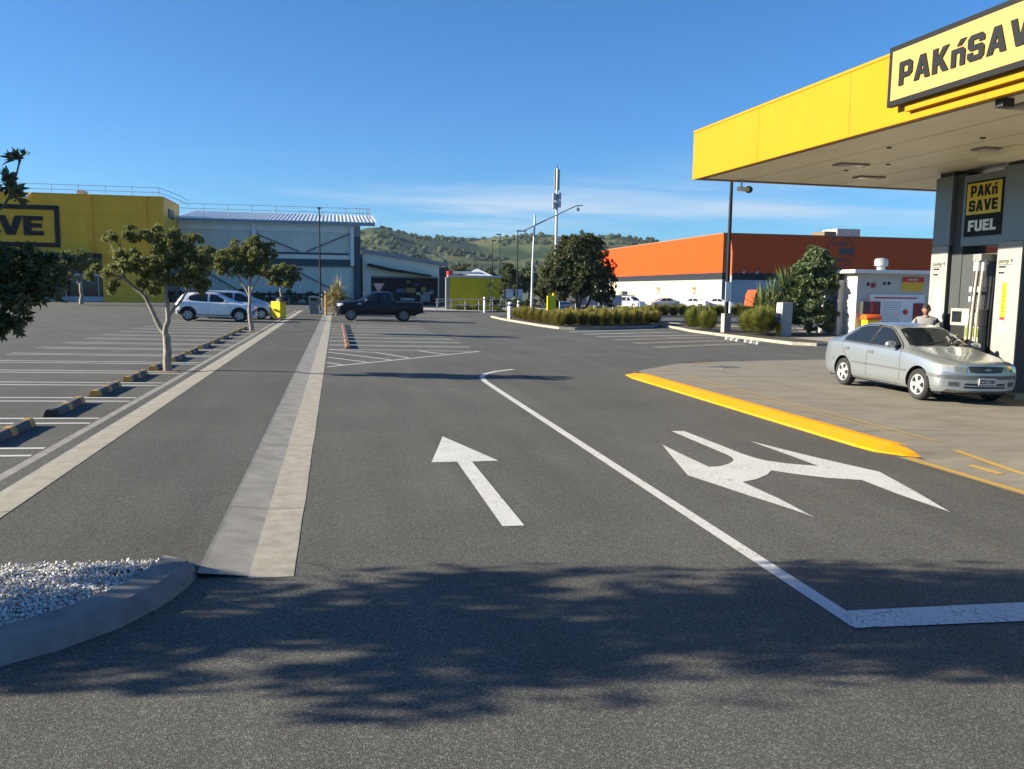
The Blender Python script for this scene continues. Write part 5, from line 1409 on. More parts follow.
def orange_store():
    X, Y = 55.25, 113.35; g = gz(16)
    t = thing('orange_store', 'large orange and white warehouse store with a dark band along its walls', 'building', (X, Y, g))
    H = 10.45-g; L, W = 62, 75
    og = ribbed('orange_cladding', (0.62, 0.065, 0.003), .3, 2, .008, .5, .05)
    b0, b1 = 3.85-g, 4.88-g
    def boxes(z0, z1, m, nm, o=0.0):
        mb = MB(); mb.box(-o, W, -o, L, z0, z1); return mb.build(nm, m, t)
    boxes(b1, H, og, 'orange_wall', .06); boxes(b0+.002, b1-.002, mat('band_charcoal', (.022,.026,.034), .6, spec=.15), 'dark_band', .03)
    boxes(0, b0, mat('cream_wall', (.42,.385,.31), .7, var=.05, vscale=.4), 'cream_wall', 0.0)
    mb = MB(); mb.box(-.14, W, -.14, L, H+.002, H+.16); mb.build('roof_trim', mat('trim_brown', (.26,.15,.08), .5), t)
    mb = MB(); mb.box(-.10, 1.1, -.12, -.065, b1, H); mb.build('corner_flashing', mat('flash_orange', (.45,.10,.01), .5), t)
    mb = MB(); mb.box(-.03, 1.6, -.05, -.002, 0, b0-.01); mb.build('corner_panel', mat('corner_grey', (.16,.19,.23), .6), t)
    mb = MB(); mb.box(1.7, W, -.045, -.002, 0, b0-.01); mb.build('side_panel', mat('side_grey', (.34,.38,.43), .6, var=.06), t)
    # round emblem in darker tones
    dk = mat('emblem_dark', (.12,.045,.03), .5)
    cx, cz = 19.0, 8.3-g
    mb = MB(); mb.lathe([(2.15,-.10),(2.35,-.10),(2.35,-.07),(2.15,-.07)], 'y', 48, (cx, 0, cz), closed=True)
    em = mb.build('emblem', dk, t)
    mb = MB(); mb.box(cx-.3, cx+2.0, -.12, -.08, cz-.45, cz+.5); mb.build('emblem_block', mat('emblem_slate', (.06,.05,.055), .5), em)
    mb = MB(); mb.box(cx-1.3, cx-.5, -.12, -.08, cz+.9, cz+1.4); mb.box(cx-.2, cx+1.0, -.12, -.08, cz+.85, cz+1.5); mb.box(cx-1.1, cx+1.1, -.12, -.08, cz-1.5, cz-1.0); mb.build('emblem_mark', dk, em)
    for y in (9.6, 24.5):
        mb = MB(); mb.box(-.05, -.003, y-.55, y+.55, 2.0, 3.05); s = mb.build('wall_sign', M['orange_plastic'], t)
        mb = MB(); mb.box(-.06, -.052, y-.28, y+.28, 2.15, 2.6); mb.build('sign_patch', M['off_white'], s)
    mb = MB(); mb.box(20.2, 24.2, 3, 7, H, H+1.5); ru = mb.build('roof_plant', M['off_white'], t, bevel=.05)
    mb = MB(); mb.box(18.2, 20.1, 3.2, 6.8, H, H+1.05); mb.build('plant_duct', mat('duct_brown', (.16,.11,.07), .6), t)
    for x in (3.1, 5.2):
        mb = MB(); mb.box(x, x+.35, -.35, -.07, b1-.1, b1+.25); mb.build('wall_lamp', M['galv'], t)
orange_store()

# ------------------------------------------------------------------ poles and masts
def lamp(name, label, x, y, h, m, arm=.6, ang=0.0, r=.06, head='flat', group=None):
    t = thing(name, label, 'street lamp', on(x, y), ang, group)
    mb = MB(); mb.tube([(0,0,0),(0,0,h*.5),(0,0,h)], [r*1.35, r*1.1, r*.8], 10); mb.lathe([(0,.06),(r*2.6,.05),(r*2.6,0)], 'z', 12); mb.build('pole', m, t, smooth=40)
    mb = MB(); mb.box(-.12, arm, -.13, .13, h-.02, h+.10); hd = mb.build('lamp_head', m, t, bevel=.03)
    mb = MB(); mb.box(.05, arm-.05, -.10, .10, h-.032, h-.021); mb.build('lens', M['white'], hd)
    return t
lamp('lamp_post', 'slim black lamp post standing before the grey warehouse wall', -1.28, 71.5, 8.4, M['dark_steel'], .45, -pi/2)
lamp('lamp_post', 'dark lamp post with a flat head left of the big island tree', 19.1, 88.0, 8.5, M['dark_steel'], .9, 0)
lamp('lamp_post', 'thin far lamp post in front of the green hill', 20.5, 105.0, 9.2, M['dark_steel'], .5, pi)
lamp('lamp_post', 'thinnest dark lamp post above the yellow enclosure', 20.1, 108.0, 8.6, M['dark_steel'], .4, 0, .05)

# tall pole carrying a long raised light arm
t = thing('light_mast', 'grey steel pole carrying a long slanted light arm across its top', 'light mast', on(18.6, 79.0))
mb = MB(); mb.tube([(0,0,0),(.05,0,4.5),(.22,0,9.45)], [.13,.11,.085], 10); mb.build('pole', M['galv'], t, smooth=40)
mb = MB(); mb.tube([(-1.05,0,7.85),(4.3,0,10.45),(5.0,0,10.5)], [.075,.06,.05], 8); mb.build('arm', M['galv'], t, smooth=40)
mb = MB(); mb.box(4.35, 4.62, -.12, .12, 9.95, 10.25); mb.tube([(4.5,0,10.2),(4.5,0,10.47)], .03, 6); mb.build('lamp_head', M['galv'], t, bevel=.02)

t = thing('cell_mast', 'tall pale phone mast with antenna panels rising behind the island tree', 'phone mast', on(60.9, 229.5))
t.scale = (1.94, 1.94, 1.94)
mb = MB(); mb.tube([(0,0,0),(0,0,10),(0,0,18.6)], [.24,.2,.15], 12); mb.build('pole', M['galv'], t, smooth=40)
for k in range(3):
    a = 2*pi*k/3+.5; mb = MB(); mb.box(-.12, .12, -.14, .14, 15.6, 18.5); q = mb.build('antenna', mat('antenna_beige', (.55,.52,.40), .5) if k == 0 else M['grey_mid'], t, bevel=.04); q.location = (.32*cos(a), .32*sin(a), 0)
for k, (x, zz) in enumerate(((-.45, 13.4), (.32, 13.6), (-.45, 14.6), (.34, 14.7))):
    mb = MB(); mb.box(-.22, .22, -.2, .2, -.5, .5); q = mb.build('radio_unit', M['galv'], t, bevel=.05); q.location = (x, -.2, zz)
mb = MB(); mb.tube([(0,0,18.6),(0,0,19.3)], .04, 6); mb.build('lightning_rod', M['dark_steel'], t)

# lamp post on the right with its concrete footing
t = thing('lamp_post', 'tall dark lamp post on a square concrete footing with a white notice', 'street lamp', on(20.60, 41.6, .1))
mb = MB(); mb.box(-.20, .20, -.20, .20, 0, 1.02); ft = mb.build('footing', mat('footing_concrete', (.36,.34,.30), .9, var=.15, vscale=4), t, bevel=.02)
mb = MB(); mb.tube([(0,0,1.0),(0,0,5),(0,0,9.4)], [.12,.10,.075], 12); mb.lathe([(0,1.05),(.2,1.05),(.2,1.021)], 'z', 12); mb.build('pole', M['dark_steel'], t, smooth=40)
mb = MB(); mb.box(-.12, .9, -.16, .16, 9.38, 9.5); mb.build('lamp_head', M['dark_steel'], t, bevel=.03)
mb = MB(); mb.box(-.17, .17, -.16, -.13, 1.66, 2.72); mb.build('notice', M['white'], t)
t = thing('flag_pole', 'slim pale pole with an orange top beside the tall dark lamp post', 'pole', on(27.5, 55.0, .05))
mb = MB(); mb.tube([(0,0,0),(0,0,3.4)], [.08,.07], 10); mb.build('pole', M['white_steel'], t, smooth=40)
mb = MB(); mb.tube([(0,0,3.41),(0,0,5.0),(-.12,0,5.9)], [.09,.09,.03], 10); mb.build('orange_top', M['orange_plastic'], t, smooth=40)

# bollards
def bollard(x, y, label, h=1.25, r=.14, m=None, cap=True):
    t = thing('bollard', label, 'bollard', on(x, y))
    mb = MB(); mb.lathe([(r,0),(r,h-.06),(r*.8,h),(0,h+.01)], 'z', 16); mb.build('post', m or M['white_steel'], t, smooth=40)
    mb = MB(); mb.lathe([(r+.006,h-.28),(r+.006,h-.16)], 'z', 16); mb.build('band', M['dark_steel'], t)
bollard(12.22, 58.6, 'stout white bollard at the left tip of the tussock island', 1.32, .17)
bollard(14.2, 80.3, 'thin white bollard on the far kerb before the yellow enclosure', 1.5, .13)
bollard(16.2, 74.0, 'pale bollard behind the tussocks left of the slanted light pole', 1.3, .12)
bollard(-1.0, 62.0, 'slim pale marker post at the end of the path kerb', 1.5, .07)
bollard(-.72, 60.8, 'yellowish marker post beside the spiky yellow plant', 1.7, .08, M['reflector'])

# bins
t = thing('litter_bin', 'square grey litter bin at the far end of the path', 'bin', on(-1.62, 63.5))
mb = MB(); mb.box(-.33,.33,-.33,.33,0,.95); mb.build('body', M['conc_grey'], t, bevel=.03)
mb = MB(); mb.box(-.38,.38,-.38,.38,1.18,1.28); 
for x in (-.31,.31): mb.box(x-.03,x+.03,-.3,.3,.951,1.179)
mb.build('hood', M['galv'], t)
t = thing('trolley_bin', 'bright yellow box shaped bin with a black bag on its lid', 'bin', on(-3.30, 50.4), radians(-32))
mb = MB(); mb.extrude([(-.31,-.28),(.31,-.26),(.34,.26),(-.34,.28)], .10, 1.08, axis='z'); mb.build('body', M['yellow_plastic'], t, bevel=.03)
mb = MB(); mb.lathe([(0,1.40),(.22,1.36),(.40,1.24),(.44,1.12),(.3,1.085),(0,1.085)], 'z', 16, (.28,.1,0)); mb.build('lid', M['black'], t, smooth=60)
mb = MB(); mb.lathe([(0,-.05),(.10,-.05),(.10,.05),(0,.05)], 'y', 12, (-.3,-.25,.10)); mb.lathe([(0,-.05),(.10,-.05),(.10,.05),(0,.05)], 'y', 12, (.3,-.25,.10)); mb.build('wheel', M['rubber'], t)

# yellow sign board and coloured stack behind the island
t = thing('sign_board', 'upright bright yellow sign board behind the tussock island', 'sign', on(14.75, 56.5, .1))
t.scale = (.78, .78, .78)
mb = MB(); mb.box(-.42,.36,-.12,.12,.15,2.25); mb.build('panel', mat('yellow_board', (.90,.66,.01), .45), t, bevel=.01)
mb = MB(); mb.box(.10,.36,-.12,.12,2.252,2.5); mb.box(-.3,-.2,-.05,.05,0,.15); mb.box(.2,.3,-.05,.05,0,.15); mb.build('frame', M['yellow_plastic'], t)
t = thing('poster_stand', 'stand of blue white and red posters right of the yellow board', 'sign', on(15.95, 57.3, .1))
t.scale = (.72, .72, .72)
mb = MB(); mb.box(-.6,.6,-.05,.05,.2,1.9); bd = mb.build('panel', M['white'], t)
for (a, b, c, d, m) in ((-.55,.55,1.6,1.85,M['blue']),(-.5,.0,.9,1.5,M['blue']),(.05,.5,1.0,1.5,M['red']),(-.5,.5,.3,.8,M['green'])):
    mb = MB(); mb.box(a,b,-.06,-.052,c,d); mb.build('poster', m, bd)
mb = MB(); mb.box(-.5,-.45,-.04,.04,0,.2); mb.box(.45,.5,-.04,.04,0,.2); mb.build('leg', M['galv'], t)
for k, (x, lab) in enumerate(((18.4, 'pale blue notice board under the far trees, left of its pair'), (19.6, 'pale blue notice board under the far trees, right of its pair'))):
    t = thing('notice_board', lab, 'sign', on(x+.6, 91.5+.5*k))
    mb = MB(); mb.box(-.42,.42,-.04,.04,1.2,2.35); mb.build('panel', mat('pale_blue_board', (.42,.50,.60), .5, var=.25, vscale=5), t)
    mb = MB(); mb.box(-.42,.42,-.03,.03,.45,1.12); mb.build('lower_panel', M['blue'] if k == 0 else M['grey_mid'], t)
    mb = MB(); mb.tube([(-.3,0,0),(-.3,0,1.3)], .04, 6); mb.tube([(.3,0,0),(.3,0,1.3)], .04, 6); mb.build('leg', M['galv'], t)
# give way sign before the annex
t = thing('give_way_sign', 'inverted triangle give way sign before the dark annex entry', 'sign', on(4.55, 92.0))
mb = MB(); mb.tube([(0,0,0),(0,0,2.4)], .04, 8); mb.build('pole', M['galv'], t)
mb = MB(); mb.extrude([(-.62,2.62),(.62,2.62),(0,1.52)], -.06, -.045, axis='y'); f = mb.build('face', mat('sign_pink_red', (.42,.20,.20), .6), t)
mb = MB(); mb.extrude([(-.44,2.52),(.44,2.52),(0,1.74)], -.068, -.062, axis='y'); mb.build('white_centre', mat('sign_centre_faded', (.42,.34,.34), .6), f)

# rail fence in front of the yellow enclosure
t = thing('rail_fence', 'low galvanised rail fence sloping along the far ramp', 'fence', on(9.6, 82.5))
mb = MB()
for zz in (.5, 1.05): mb.tube([(0,0,zz-.25),(2.4,0,zz+.1),(7.4,0,zz+.1)], .035, 6)
mb.tube([(0,0,1.15),(4,0,1.15)], .03, 6)
mb.build('rail', M['galv'], t)
for k in range(6): mb = MB(); mb.tube([(.2+1.4*k,0,0),(.2+1.4*k,0,1.2)], .04, 6); mb.build('post', M['galv'], t)
# fence with pinkish banners and pallets near the orange store
t = thing('banner_fence', 'wire fence hung with faded pink banners left of the cream wall', 'fence', on(28.5, 98.0))
mb = MB(); mb.tube([(0,0,1.95),(8.5,.4,1.95)], .03, 6); mb.tube([(0,0,1.1),(8.5,.4,1.1)], .03, 6); mb.build('rail', M['galv'], t)
for k in range(8): mb = MB(); mb.tube([(.1+1.2*k,.05*k,0),(.1+1.2*k,.05*k,2.1)], .04, 6); mb.build('post', M['white_steel'], t)
for k, m in enumerate((mat('banner_pink', (.42,.22,.24), .7, var=.2, vscale=3), mat('banner_faded', (.50,.38,.38), .7, var=.2, vscale=3))*2):
    mb = MB(); mb.box(.2+1.5*k, 1.5+1.5*k, -.05, -.03, .5, 1.75-.1*(k % 2)); mb.build('banner', m, t)
t = thing('pallet_stack', 'grey-brown stack of bagged goods before the cream wall', 'stack', on(38.6, 112.0))
mb = MB(); rn = random.Random(2)
for k in range(5):
    for j in range(3+(k % 2)): mb.box(-2.6+1.05*k, -1.65+1.05*k, -.5, .5, .1+.55*j, .62+.55*j)
mb.build('bags', mat('bag_taupe', (.33,.29,.24), .8, var=.25, vscale=2), t, bevel=.05)
mb = MB(); mb.box(-2.7, 2.7, -.55, .55, 0, .098); mb.build('pallet', M['bark'], t)

# orange covered trailer
t = thing('covered_trailer', 'orange covered trailer parked near the corner of the orange store', 'trailer', on(38.3, 72.0))
t.scale = (.9, .9, .9)
oc = mat('orange_cover', (.50,.07,.012), .5, var=.1, vscale=2); oc2 = mat('orange_side', (.62,.06,.03), .5)
mb = MB(); mb.extrude([(0,.95),(1.15,.95),(1.2,2.2),(.95,2.78),(.45,2.82),(.2,2.35)], 0, 2.0, axis='y'); mb.build('front_cover', oc, t, bevel=.04)
mb = MB(); mb.box(1.21, 4.4, .05, 1.95, .98, 2.62); sd = mb.build('cargo_side', oc2, t, bevel=.03)
mb = MB()
for k in range(5): mb.box(1.3, 4.3, .03, .045, 1.2+.28*k, 1.25+.28*k)
mb.build('side_rib', oc, sd)
mb = MB(); mb.box(.1, 4.4, .1, 1.9, .72, .94); mb.box(1.0, 1.25, .3, .5, 0, .72); mb.build('chassis', M['dark_steel'], t)
for x in (2.6, 3.5):
    for y in (.02, 1.78): mb = MB(); mb.lathe([(0,y),(.32,y),(.36,y+.05),(.36,y+.15),(.32,y+.2),(0,y+.2)], 'y', 18, (x,0,.36)); mb.build('wheel', M['rubber'], t)

# trolley corral rail before the warehouse wall
t = thing('trolley_rail', 'long dark trolley rail along the foot of the grey warehouse', 'barrier', on(-17.3, 99.3))
mb = MB(); mb.box(0, 18.3, 0, .12, .85, 1.08); mb.box(0, 18.3, 0, .12, .42, .56); mb.build('rail', M['dark_steel'], t)
for k in range(14): mb = MB(); mb.box(.1+1.38*k, .34+1.38*k, -.02, .14, 0, 1.25); mb.build('post', M['dark_steel'], t)
tr = thing('shopping_trolley', 'grey wire shopping trolley in the long row behind the dark rail', 'trolley', on(-16.8, 100.4), 0, 'trolleys in the row along the warehouse')
mb = MB(); mb.prism([(-.5,-.28),(.5,-.22),(.5,.22),(-.5,.28)], .5, 1.0); mb.build('basket', M['galv'], tr)
mb = MB(); mb.tube([(-.55,-.3,1.08),(-.55,.3,1.08)], .03, 6); mb.tube([(-.5,-.25,.5),(-.45,-.25,.1)], .02, 6); mb.tube([(-.5,.25,.5),(-.45,.25,.1)], .02, 6); mb.box(-.48,.45,-.22,.22,.16,.2); mb.build('frame', M['dark_steel'], tr)
mb = MB()
for x in (-.4,.4):
    for y in (-.2,.2): mb.lathe([(0,y-.02),(.07,y-.02),(.07,y+.02),(0,y+.02)], 'y', 10, (x,0,.07))
mb.build('wheels', M['rubber'], tr)
for k in range(1, 15): dup(tr, on(-16.8+1.2*k, 100.4))

# ------------------------------------------------------------------ wheel stops
def wheel_stop(label, loc, rz, group, cols, missing=False, L=1.5):
    t = thing('wheel_stop', label, 'wheel stop', loc, rz, group)
    mb = MB(); pr = [(-.085,0),(.085,0),(.07,.06),(.045,.105),(-.045,.105),(-.07,.06)]
    mb.extrude(pr, -L/2, L/2, axis='y'); mb.build('body', M['grey_rubber'], t, bevel=.006)
    q = [(a*1.02, b*1.02+.0015) for a, b in pr]
    for k, (a, b) in enumerate(((-L/2-.004, -L/2+.16), (-.09, .09), (L/2-.16, L/2+.004))):
        mb = MB(); mb.extrude(q, a, b, axis='y'); mb.build('reflector', M['rubber'] if (missing and k == 0) else cols, t)
    return t
first = None
for k in range(16):
    y = 9.28 + 2.27*k
    lab = '%s wheel stop of the left row, counted from the camera' % ORD[k-0]
    if y > 38.5: break
    if k == 1:
        lab = 'second wheel stop of the left row, its near band missing'
    first = wheel_stop(lab, on(-4.02, y+2.02-.02), rnd.uniform(-.02, .02), 'wheel stops along the left stalls', M['reflector'], k == 1)
for k in range(8):
    wheel_stop('%s orange-banded wheel stop right of the path, counted from the hatching' % ORD[k], on(.36, 28.15+2.3*k), 0, 'orange wheel stops right of the path', M['reflector_orange'], False, 1.75)
for k, (y, w) in enumerate(((36.3, 'farther'), (34.2, 'nearer'))):
    t = wheel_stop('%s of two wheel stops with white and amber blocks by the right island kerb' % w, on(18.35-.1*k, y), -.12, 'wheel stops by the right island', M['reflector_white'], False, 1.6)

# ------------------------------------------------------------------ vegetation
def leaves_mesh(clusters, n, ln, seed, width=.40, per=7, spread=.95, shell=.55, up=.35, jit=.25):
    """rosettes of folded leaves through the volume of the clusters ((x,y,z), (rx,ry,rz))"""
    rn = random.Random(seed); mb = MB()
    vol = [c[1][0]*c[1][1]*c[1][2] for c in clusters]; tot = sum(v**.75 for v in vol)
    for (c, r), v in zip(clusters, vol):
        m = max(3, int(n*v**.75/tot)); c = Vector(c)
        # lumps inside each cluster give light and dark clumps
        lumps = []
        for k in range(max(2, int(m/22))):
            d = Vector((rn.gauss(0,1), rn.gauss(0,1), rn.gauss(0,1))).normalized()
            q = rn.uniform(.45, 1.0); lumps.append(Vector((d.x*r[0]*q, d.y*r[1]*q, d.z*r[2]*q)))
        for k in range(m):
            lp = lumps[rn.randrange(len(lumps))]
            d = Vector((rn.gauss(0,1), rn.gauss(0,1), rn.gauss(0,1))).normalized()
            q = (shell+(1-shell)*rn.random())
            p = c + lp + Vector((d.x*r[0], d.y*r[1], d.z*r[2]))*.30*q
            ax = (lp.normalized()*.55 + d*.6 + Vector((0,0,up)) + Vector((rn.gauss(0,jit), rn.gauss(0,jit), rn.gauss(0,jit)))).normalized()
            o1 = ax.orthogonal().normalized(); o2 = ax.cross(o1)
            a0 = rn.uniform(0, 6.3); l0 = ln*rn.uniform(.7, 1.25)
            for j in range(per):
                a = a0+2*pi*j/per+rn.uniform(-.25, .25); t = spread*rn.uniform(.35, 1.25)
                dr = (ax*cos(t) + (o1*cos(a)+o2*sin(a))*sin(t)).normalized()
                sd = dr.cross(ax); sd = sd.normalized() if sd.length > 1e-4 else o1
                nn = sd.cross(dr); l = l0*rn.uniform(.75, 1.1); w = l*width*.5
                i = len(mb.v); b = p+dr*l*.08
                mb.v += [tuple(b), tuple(p+dr*l*.55+sd*w+nn*w*.35), tuple(p+dr*l-nn*l*.08), tuple(p+dr*l*.55-sd*w+nn*w*.35)]
                mb.f += [(i,i+1,i+2),(i,i+2,i+3)]; mb.m += [0,0]
    return mb

def wobble(a, b, n, amp, rn):
    a = Vector(a); b = Vector(b); out = []
    for k in range(n+1):
        t = k/n; s = sin(pi*t)
        out.append(a+(b-a)*t+Vector((rn.gauss(0,amp)*s, rn.gauss(0,amp)*s, rn.gauss(0,amp)*.4*s)))
    return out

def tree(name, label, loc, stems, clusters, leafm, n, ln, seed, bark=None, group=None, cat='tree', twigs=True, width=.40, per=7, r0=.07, soil=False, extra=None):
    rn = random.Random(seed)
    t = thing(name, label, cat, loc, 0, group)
    tr = MB(); tips = []
    for path, ra, rb in stems:
        pts = []
        for a, b in zip(path, path[1:]):
            w = wobble(a, b, 4, .018*(Vector(b)-Vector(a)).length+.008, rn); pts += w if not pts else w[1:]
        k = len(pts); tr.tube(pts, [ra+(rb-ra)*(i/(k-1))**.8 for i in range(k)], 9); tips.append((pts, rb))
    trunk = tr.build('trunk', bark or M['bark'], t, smooth=60)
    br = MB()
    if twigs:
        for c, r in dict.fromkeys(q for q in clusters if q[1][0] > .13):
            c = Vector(c); best = min(((p, rb) for pts, rb in tips for p in pts[len(pts)//3:]), key=lambda q: (q[0]-c).length)
            w = wobble(best[0], c, 4, .05, rn); br.tube(w, [best[1]*.7*(1-.7*i/4) + .006 for i in range(5)], 6)
            for k in range(5):
                d = Vector((rn.gauss(0,1), rn.gauss(0,1), rn.gauss(0,.8)+.3)).normalized()
                e = c+Vector((d.x*r[0], d.y*r[1], d.z*r[2]))*.85
                s = w[rn.randrange(2, 5)]
                br.tube(wobble(s, e, 3, .03, rn), [best[1]*.35+.004, best[1]*.22+.003, .006, .004], 5)
        br.build('branches', bark or M['bark'], trunk, smooth=60)
    cm = leaves_mesh(clusters, n, ln, seed+1, width, per)
    if extra:
        em = leaves_mesh(extra[0], extra[1], extra[2], seed+2, width, per, shell=.2); b = len(cm.v)
        cm.v += em.v; cm.f += [tuple(q+b for q in f) for f in em.f]; cm.m += em.m
    cm.build('crown', leafm, t, recalc=False)
    if soil:
        mb = MB(); mb.lathe([(0,.012),(.2,.012),(.34,.002)], 'z', 14); mb.build('root_soil', mat('tree_pit', (.20,.13,.06), .9, var=.3, vscale=8), t)
    return t
def ell(x, y, z, r, f=.75, ry=None):
    return ((x, y, z), (r, ry or r, r*f))

# the row between the stalls and the path
tree('small_tree', 'nearest small forked tree with an open crown at the wheel stops', on(-3.69, 19.6),
     [([(0,0,0),(.0,0,.78)], .095, .080), ([(0,0,.74),(-.22,.05,1.15),(-.42,.1,1.62),(-.85,.1,2.05)], .062, .030), ([(0,0,.74),(.05,-.03,1.25),(.02,0,1.75),(.12,.05,2.5)], .066, .028), ([(.04,0,1.2),(.35,.05,1.6),(.62,.0,2.0)], .036, .02)],
     [ell(-.85,.0,2.40,.42,.6), ell(-1.28,.1,2.15,.28), ell(-.35,-.2,2.35,.46,.6), ell(.15,.1,2.55,.46), ell(.58,0,2.35,.42), ell(.08,-.1,2.98,.34,.7), ell(-.55,.1,3.02,.33,.45), ell(-1.05,0,2.93,.24,.5), ell(.72,-.1,1.98,.28), ell(-.35,.3,1.95,.34), ell(-1.15,-.1,1.82,.2), ell(.35,.3,2.0,.32), ell(-.1,-.3,2.0,.26), ell(.45,.2,2.85,.30)],
     M['leaf_olive'], 3300, .085, 21, soil=True)
tree('small_tree', 'second small tree of the path row, standing beside the white compact SUV', on(-3.57, 37.3),
     [([(0,0,0),(-.08,0,.9),(-.05,0,1.8),(.0,.1,2.9)], .105, .045), ([(-.06,0,1.5),(-.5,.1,2.3),(-1.0,0,2.8)], .05, .025), ([(-.05,0,1.6),(.35,-.1,2.3),(.7,0,3.0)], .05, .025)],
     [ell(-1.3,0,2.9,.55), ell(-.55,.1,3.25,.65), ell(.25,-.1,3.35,.65), ell(.75,.1,3.45,.40), ell(-.2,.3,2.75,.55), ell(.1,.1,3.75,.42), ell(-.85,-.2,2.55,.38), ell(.5,-.2,2.7,.40), ell(-.3,-.3,2.45,.3)],
     M['leaf_olive'], 2900, .12, 22, soil=True)
tree('small_tree', 'third small tree of the path row, behind the yellow bin', on(-3.45, 55.2),
     [([(0,0,0),(.03,0,1.0),(0,.05,2.4)], .11, .05), ([(0,0,1.3),(.4,0,2.3)], .05, .03)],
     [ell(-.6,0,2.7,.5), ell(.2,.1,2.95,.6), ell(.75,0,2.55,.45), ell(.3,-.2,2.25,.45), ell(-.35,.2,2.2,.4)],
     M['leaf_olive'], 2000, .15, 23)
tree('small_tree', 'dark trunked small tree in front of the left end of the grey warehouse', on(-9.2, 63.5),
     [([(0,0,0),(.05,0,1.4),(0,.05,3.2)], .14, .06), ([(0,0,1.9),(-.6,0,3.2)], .06, .03)],
     [ell(-.8,0,3.7,.75), ell(.2,.1,4.0,.85), ell(.8,0,3.4,.65), ell(-.2,-.2,3.0,.6)],
     M['leaf_olive'], 2000, .18, 24, bark=M['bark_dark'])
tree('small_tree', 'pale trunked small tree before the yellow pier of the store', on(-22.6, 82.0),
     [([(0,0,0),(.0,0,1.5),(.1,.05,3.0)], .20, .08), ([(0,0,1.6),(-.8,0,3.0)], .09, .05)],
     [ell(-1.4,0,3.4,.9), ell(-.3,.1,4.1,1.1), ell(.8,0,3.6,.9), ell(-.6,-.2,2.9,.7)],
     M['leaf_olive'], 2200, .21, 25)
tree('small_tree', 'small tree before the dark shopfront, half hidden by near leaves', on(-25.5, 78.0),
     [([(0,0,0),(.0,0,1.5),(.1,.05,3.0)], .16, .08), ([(0,0,1.6),(.6,0,3.0)], .09, .05)],
     [ell(-1.0,0,3.0,.9), ell(.1,.1,3.9,1.0), ell(.8,0,3.0,.8), ell(-.4,-.2,2.3,.7)],
     M['leaf_olive'], 2200, .21, 26)

def near_sprays():
    """small leafy sprays along the low outer branches of the corner tree"""
    rn = random.Random(77); out = []
    def along(pts, n, r, jz, jy=.10):
        for k in range(n):
            t = rn.random()*(len(pts)-1); i = int(t); u = t-i; a, b = Vector(pts[i]), Vector(pts[min(i+1, len(pts)-1)]); p = a+(b-a)*u
            out.append(((p.x+rn.uniform(-.03, .03), p.y+rn.uniform(-jy, jy), p.z+rn.uniform(-jz, jz)), (r, r, r*.8)))
    along([(1.35,0,2.0),(1.75,-.1,1.98),(2.06,-.15,1.94)], 46, .060, .09)
    along([(1.35,0,1.85),(1.70,-.1,1.80),(1.98,-.15,1.84)], 34, .060, .07)
    along([(1.35,0,1.72),(1.66,-.1,1.67),(1.78,-.12,1.70)], 26, .060, .06)
    along([(1.45,0,2.15),(1.70,-.1,2.14)], 16, .055, .06)
    along([(1.62,-.05,2.25),(1.72,-.1,2.36)], 8, .045, .04, .05)
    along([(1.82,-.1,2.34),(1.88,-.1,2.54)], 8, .030, .02, .02)
    return out
# overhanging trees of the corner bed: the near one reaches into the left edge of the view
tree('corner_tree', 'dark leafy tree reaching in from the left edge over the corner bed', on(-3.50, 5.0),
     [([(0,0,0),(.1,.05,1.0),(.05,0,1.9),(.2,.1,3.0)], .10, .04), ([(.1,.02,1.1),(.7,-.05,1.6),(1.5,-.15,1.88)], .05, .016), ([(.05,0,1.6),(-.6,.2,2.5)], .05, .02), ([(.05,0,1.9),(.5,.2,2.6),(.8,.2,3.0)], .045, .018), ([(1.5,-.15,1.88),(1.66,-.12,2.1),(1.80,-.1,2.3),(1.88,-.1,2.52)], .012, .004)],
     [ell(0,0,3.2,.9,.8), ell(.65,.3,2.9,.60), ell(.75,-.15,3.35,.60), ell(-.8,.1,2.9,.8), ell(.2,.6,2.6,.65), ell(.1,-.35,2.6,.60), ell(.8,.15,3.7,.55), ell(-.2,.1,4.0,.7), ell(.75,.6,3.4,.5)],
     M['leaf_dark'], 5200, .072, 31, bark=M['bark_dark'], width=.34, extra=(near_sprays(), 900, .062))
# thin upright sprigs on the same silhouette
tree('corner_tree', 'leafy tree standing behind the near one, left of the corner bed', on(-6.7, 5.42),
     [([(0,0,0),(.0,.05,1.2),(.05,0,2.9)], .11, .05), ([(0,.02,1.1),(.8,-.1,2.2)], .05, .02), ([(.0,0,1.4),(-.9,.2,2.3)], .05, .02)],
     [ell(0,0,3.0,.9,.8), ell(.9,.3,2.7,.75), ell(.8,-.2,2.5,.65), ell(-.9,.1,2.6,.8), ell(.1,.7,2.4,.6), ell(.1,-.4,2.5,.65), ell(-.9,-.3,1.9,.5), ell(.6,-.2,1.75,.45), ell(-.2,.1,3.7,.6), ell(-.1,-.4,1.7,.45), ell(-.3,0,1.65,.6), ell(-1.2,.1,1.9,.6), ell(.3,-.3,2.1,.6), ell(-1.5,-.1,1.5,.5), ell(-.6,.4,1.45,.5), ell(.9,.1,3.3,.6)],
     M['leaf_dark'], 3600, .085, 33, bark=M['bark_dark'])

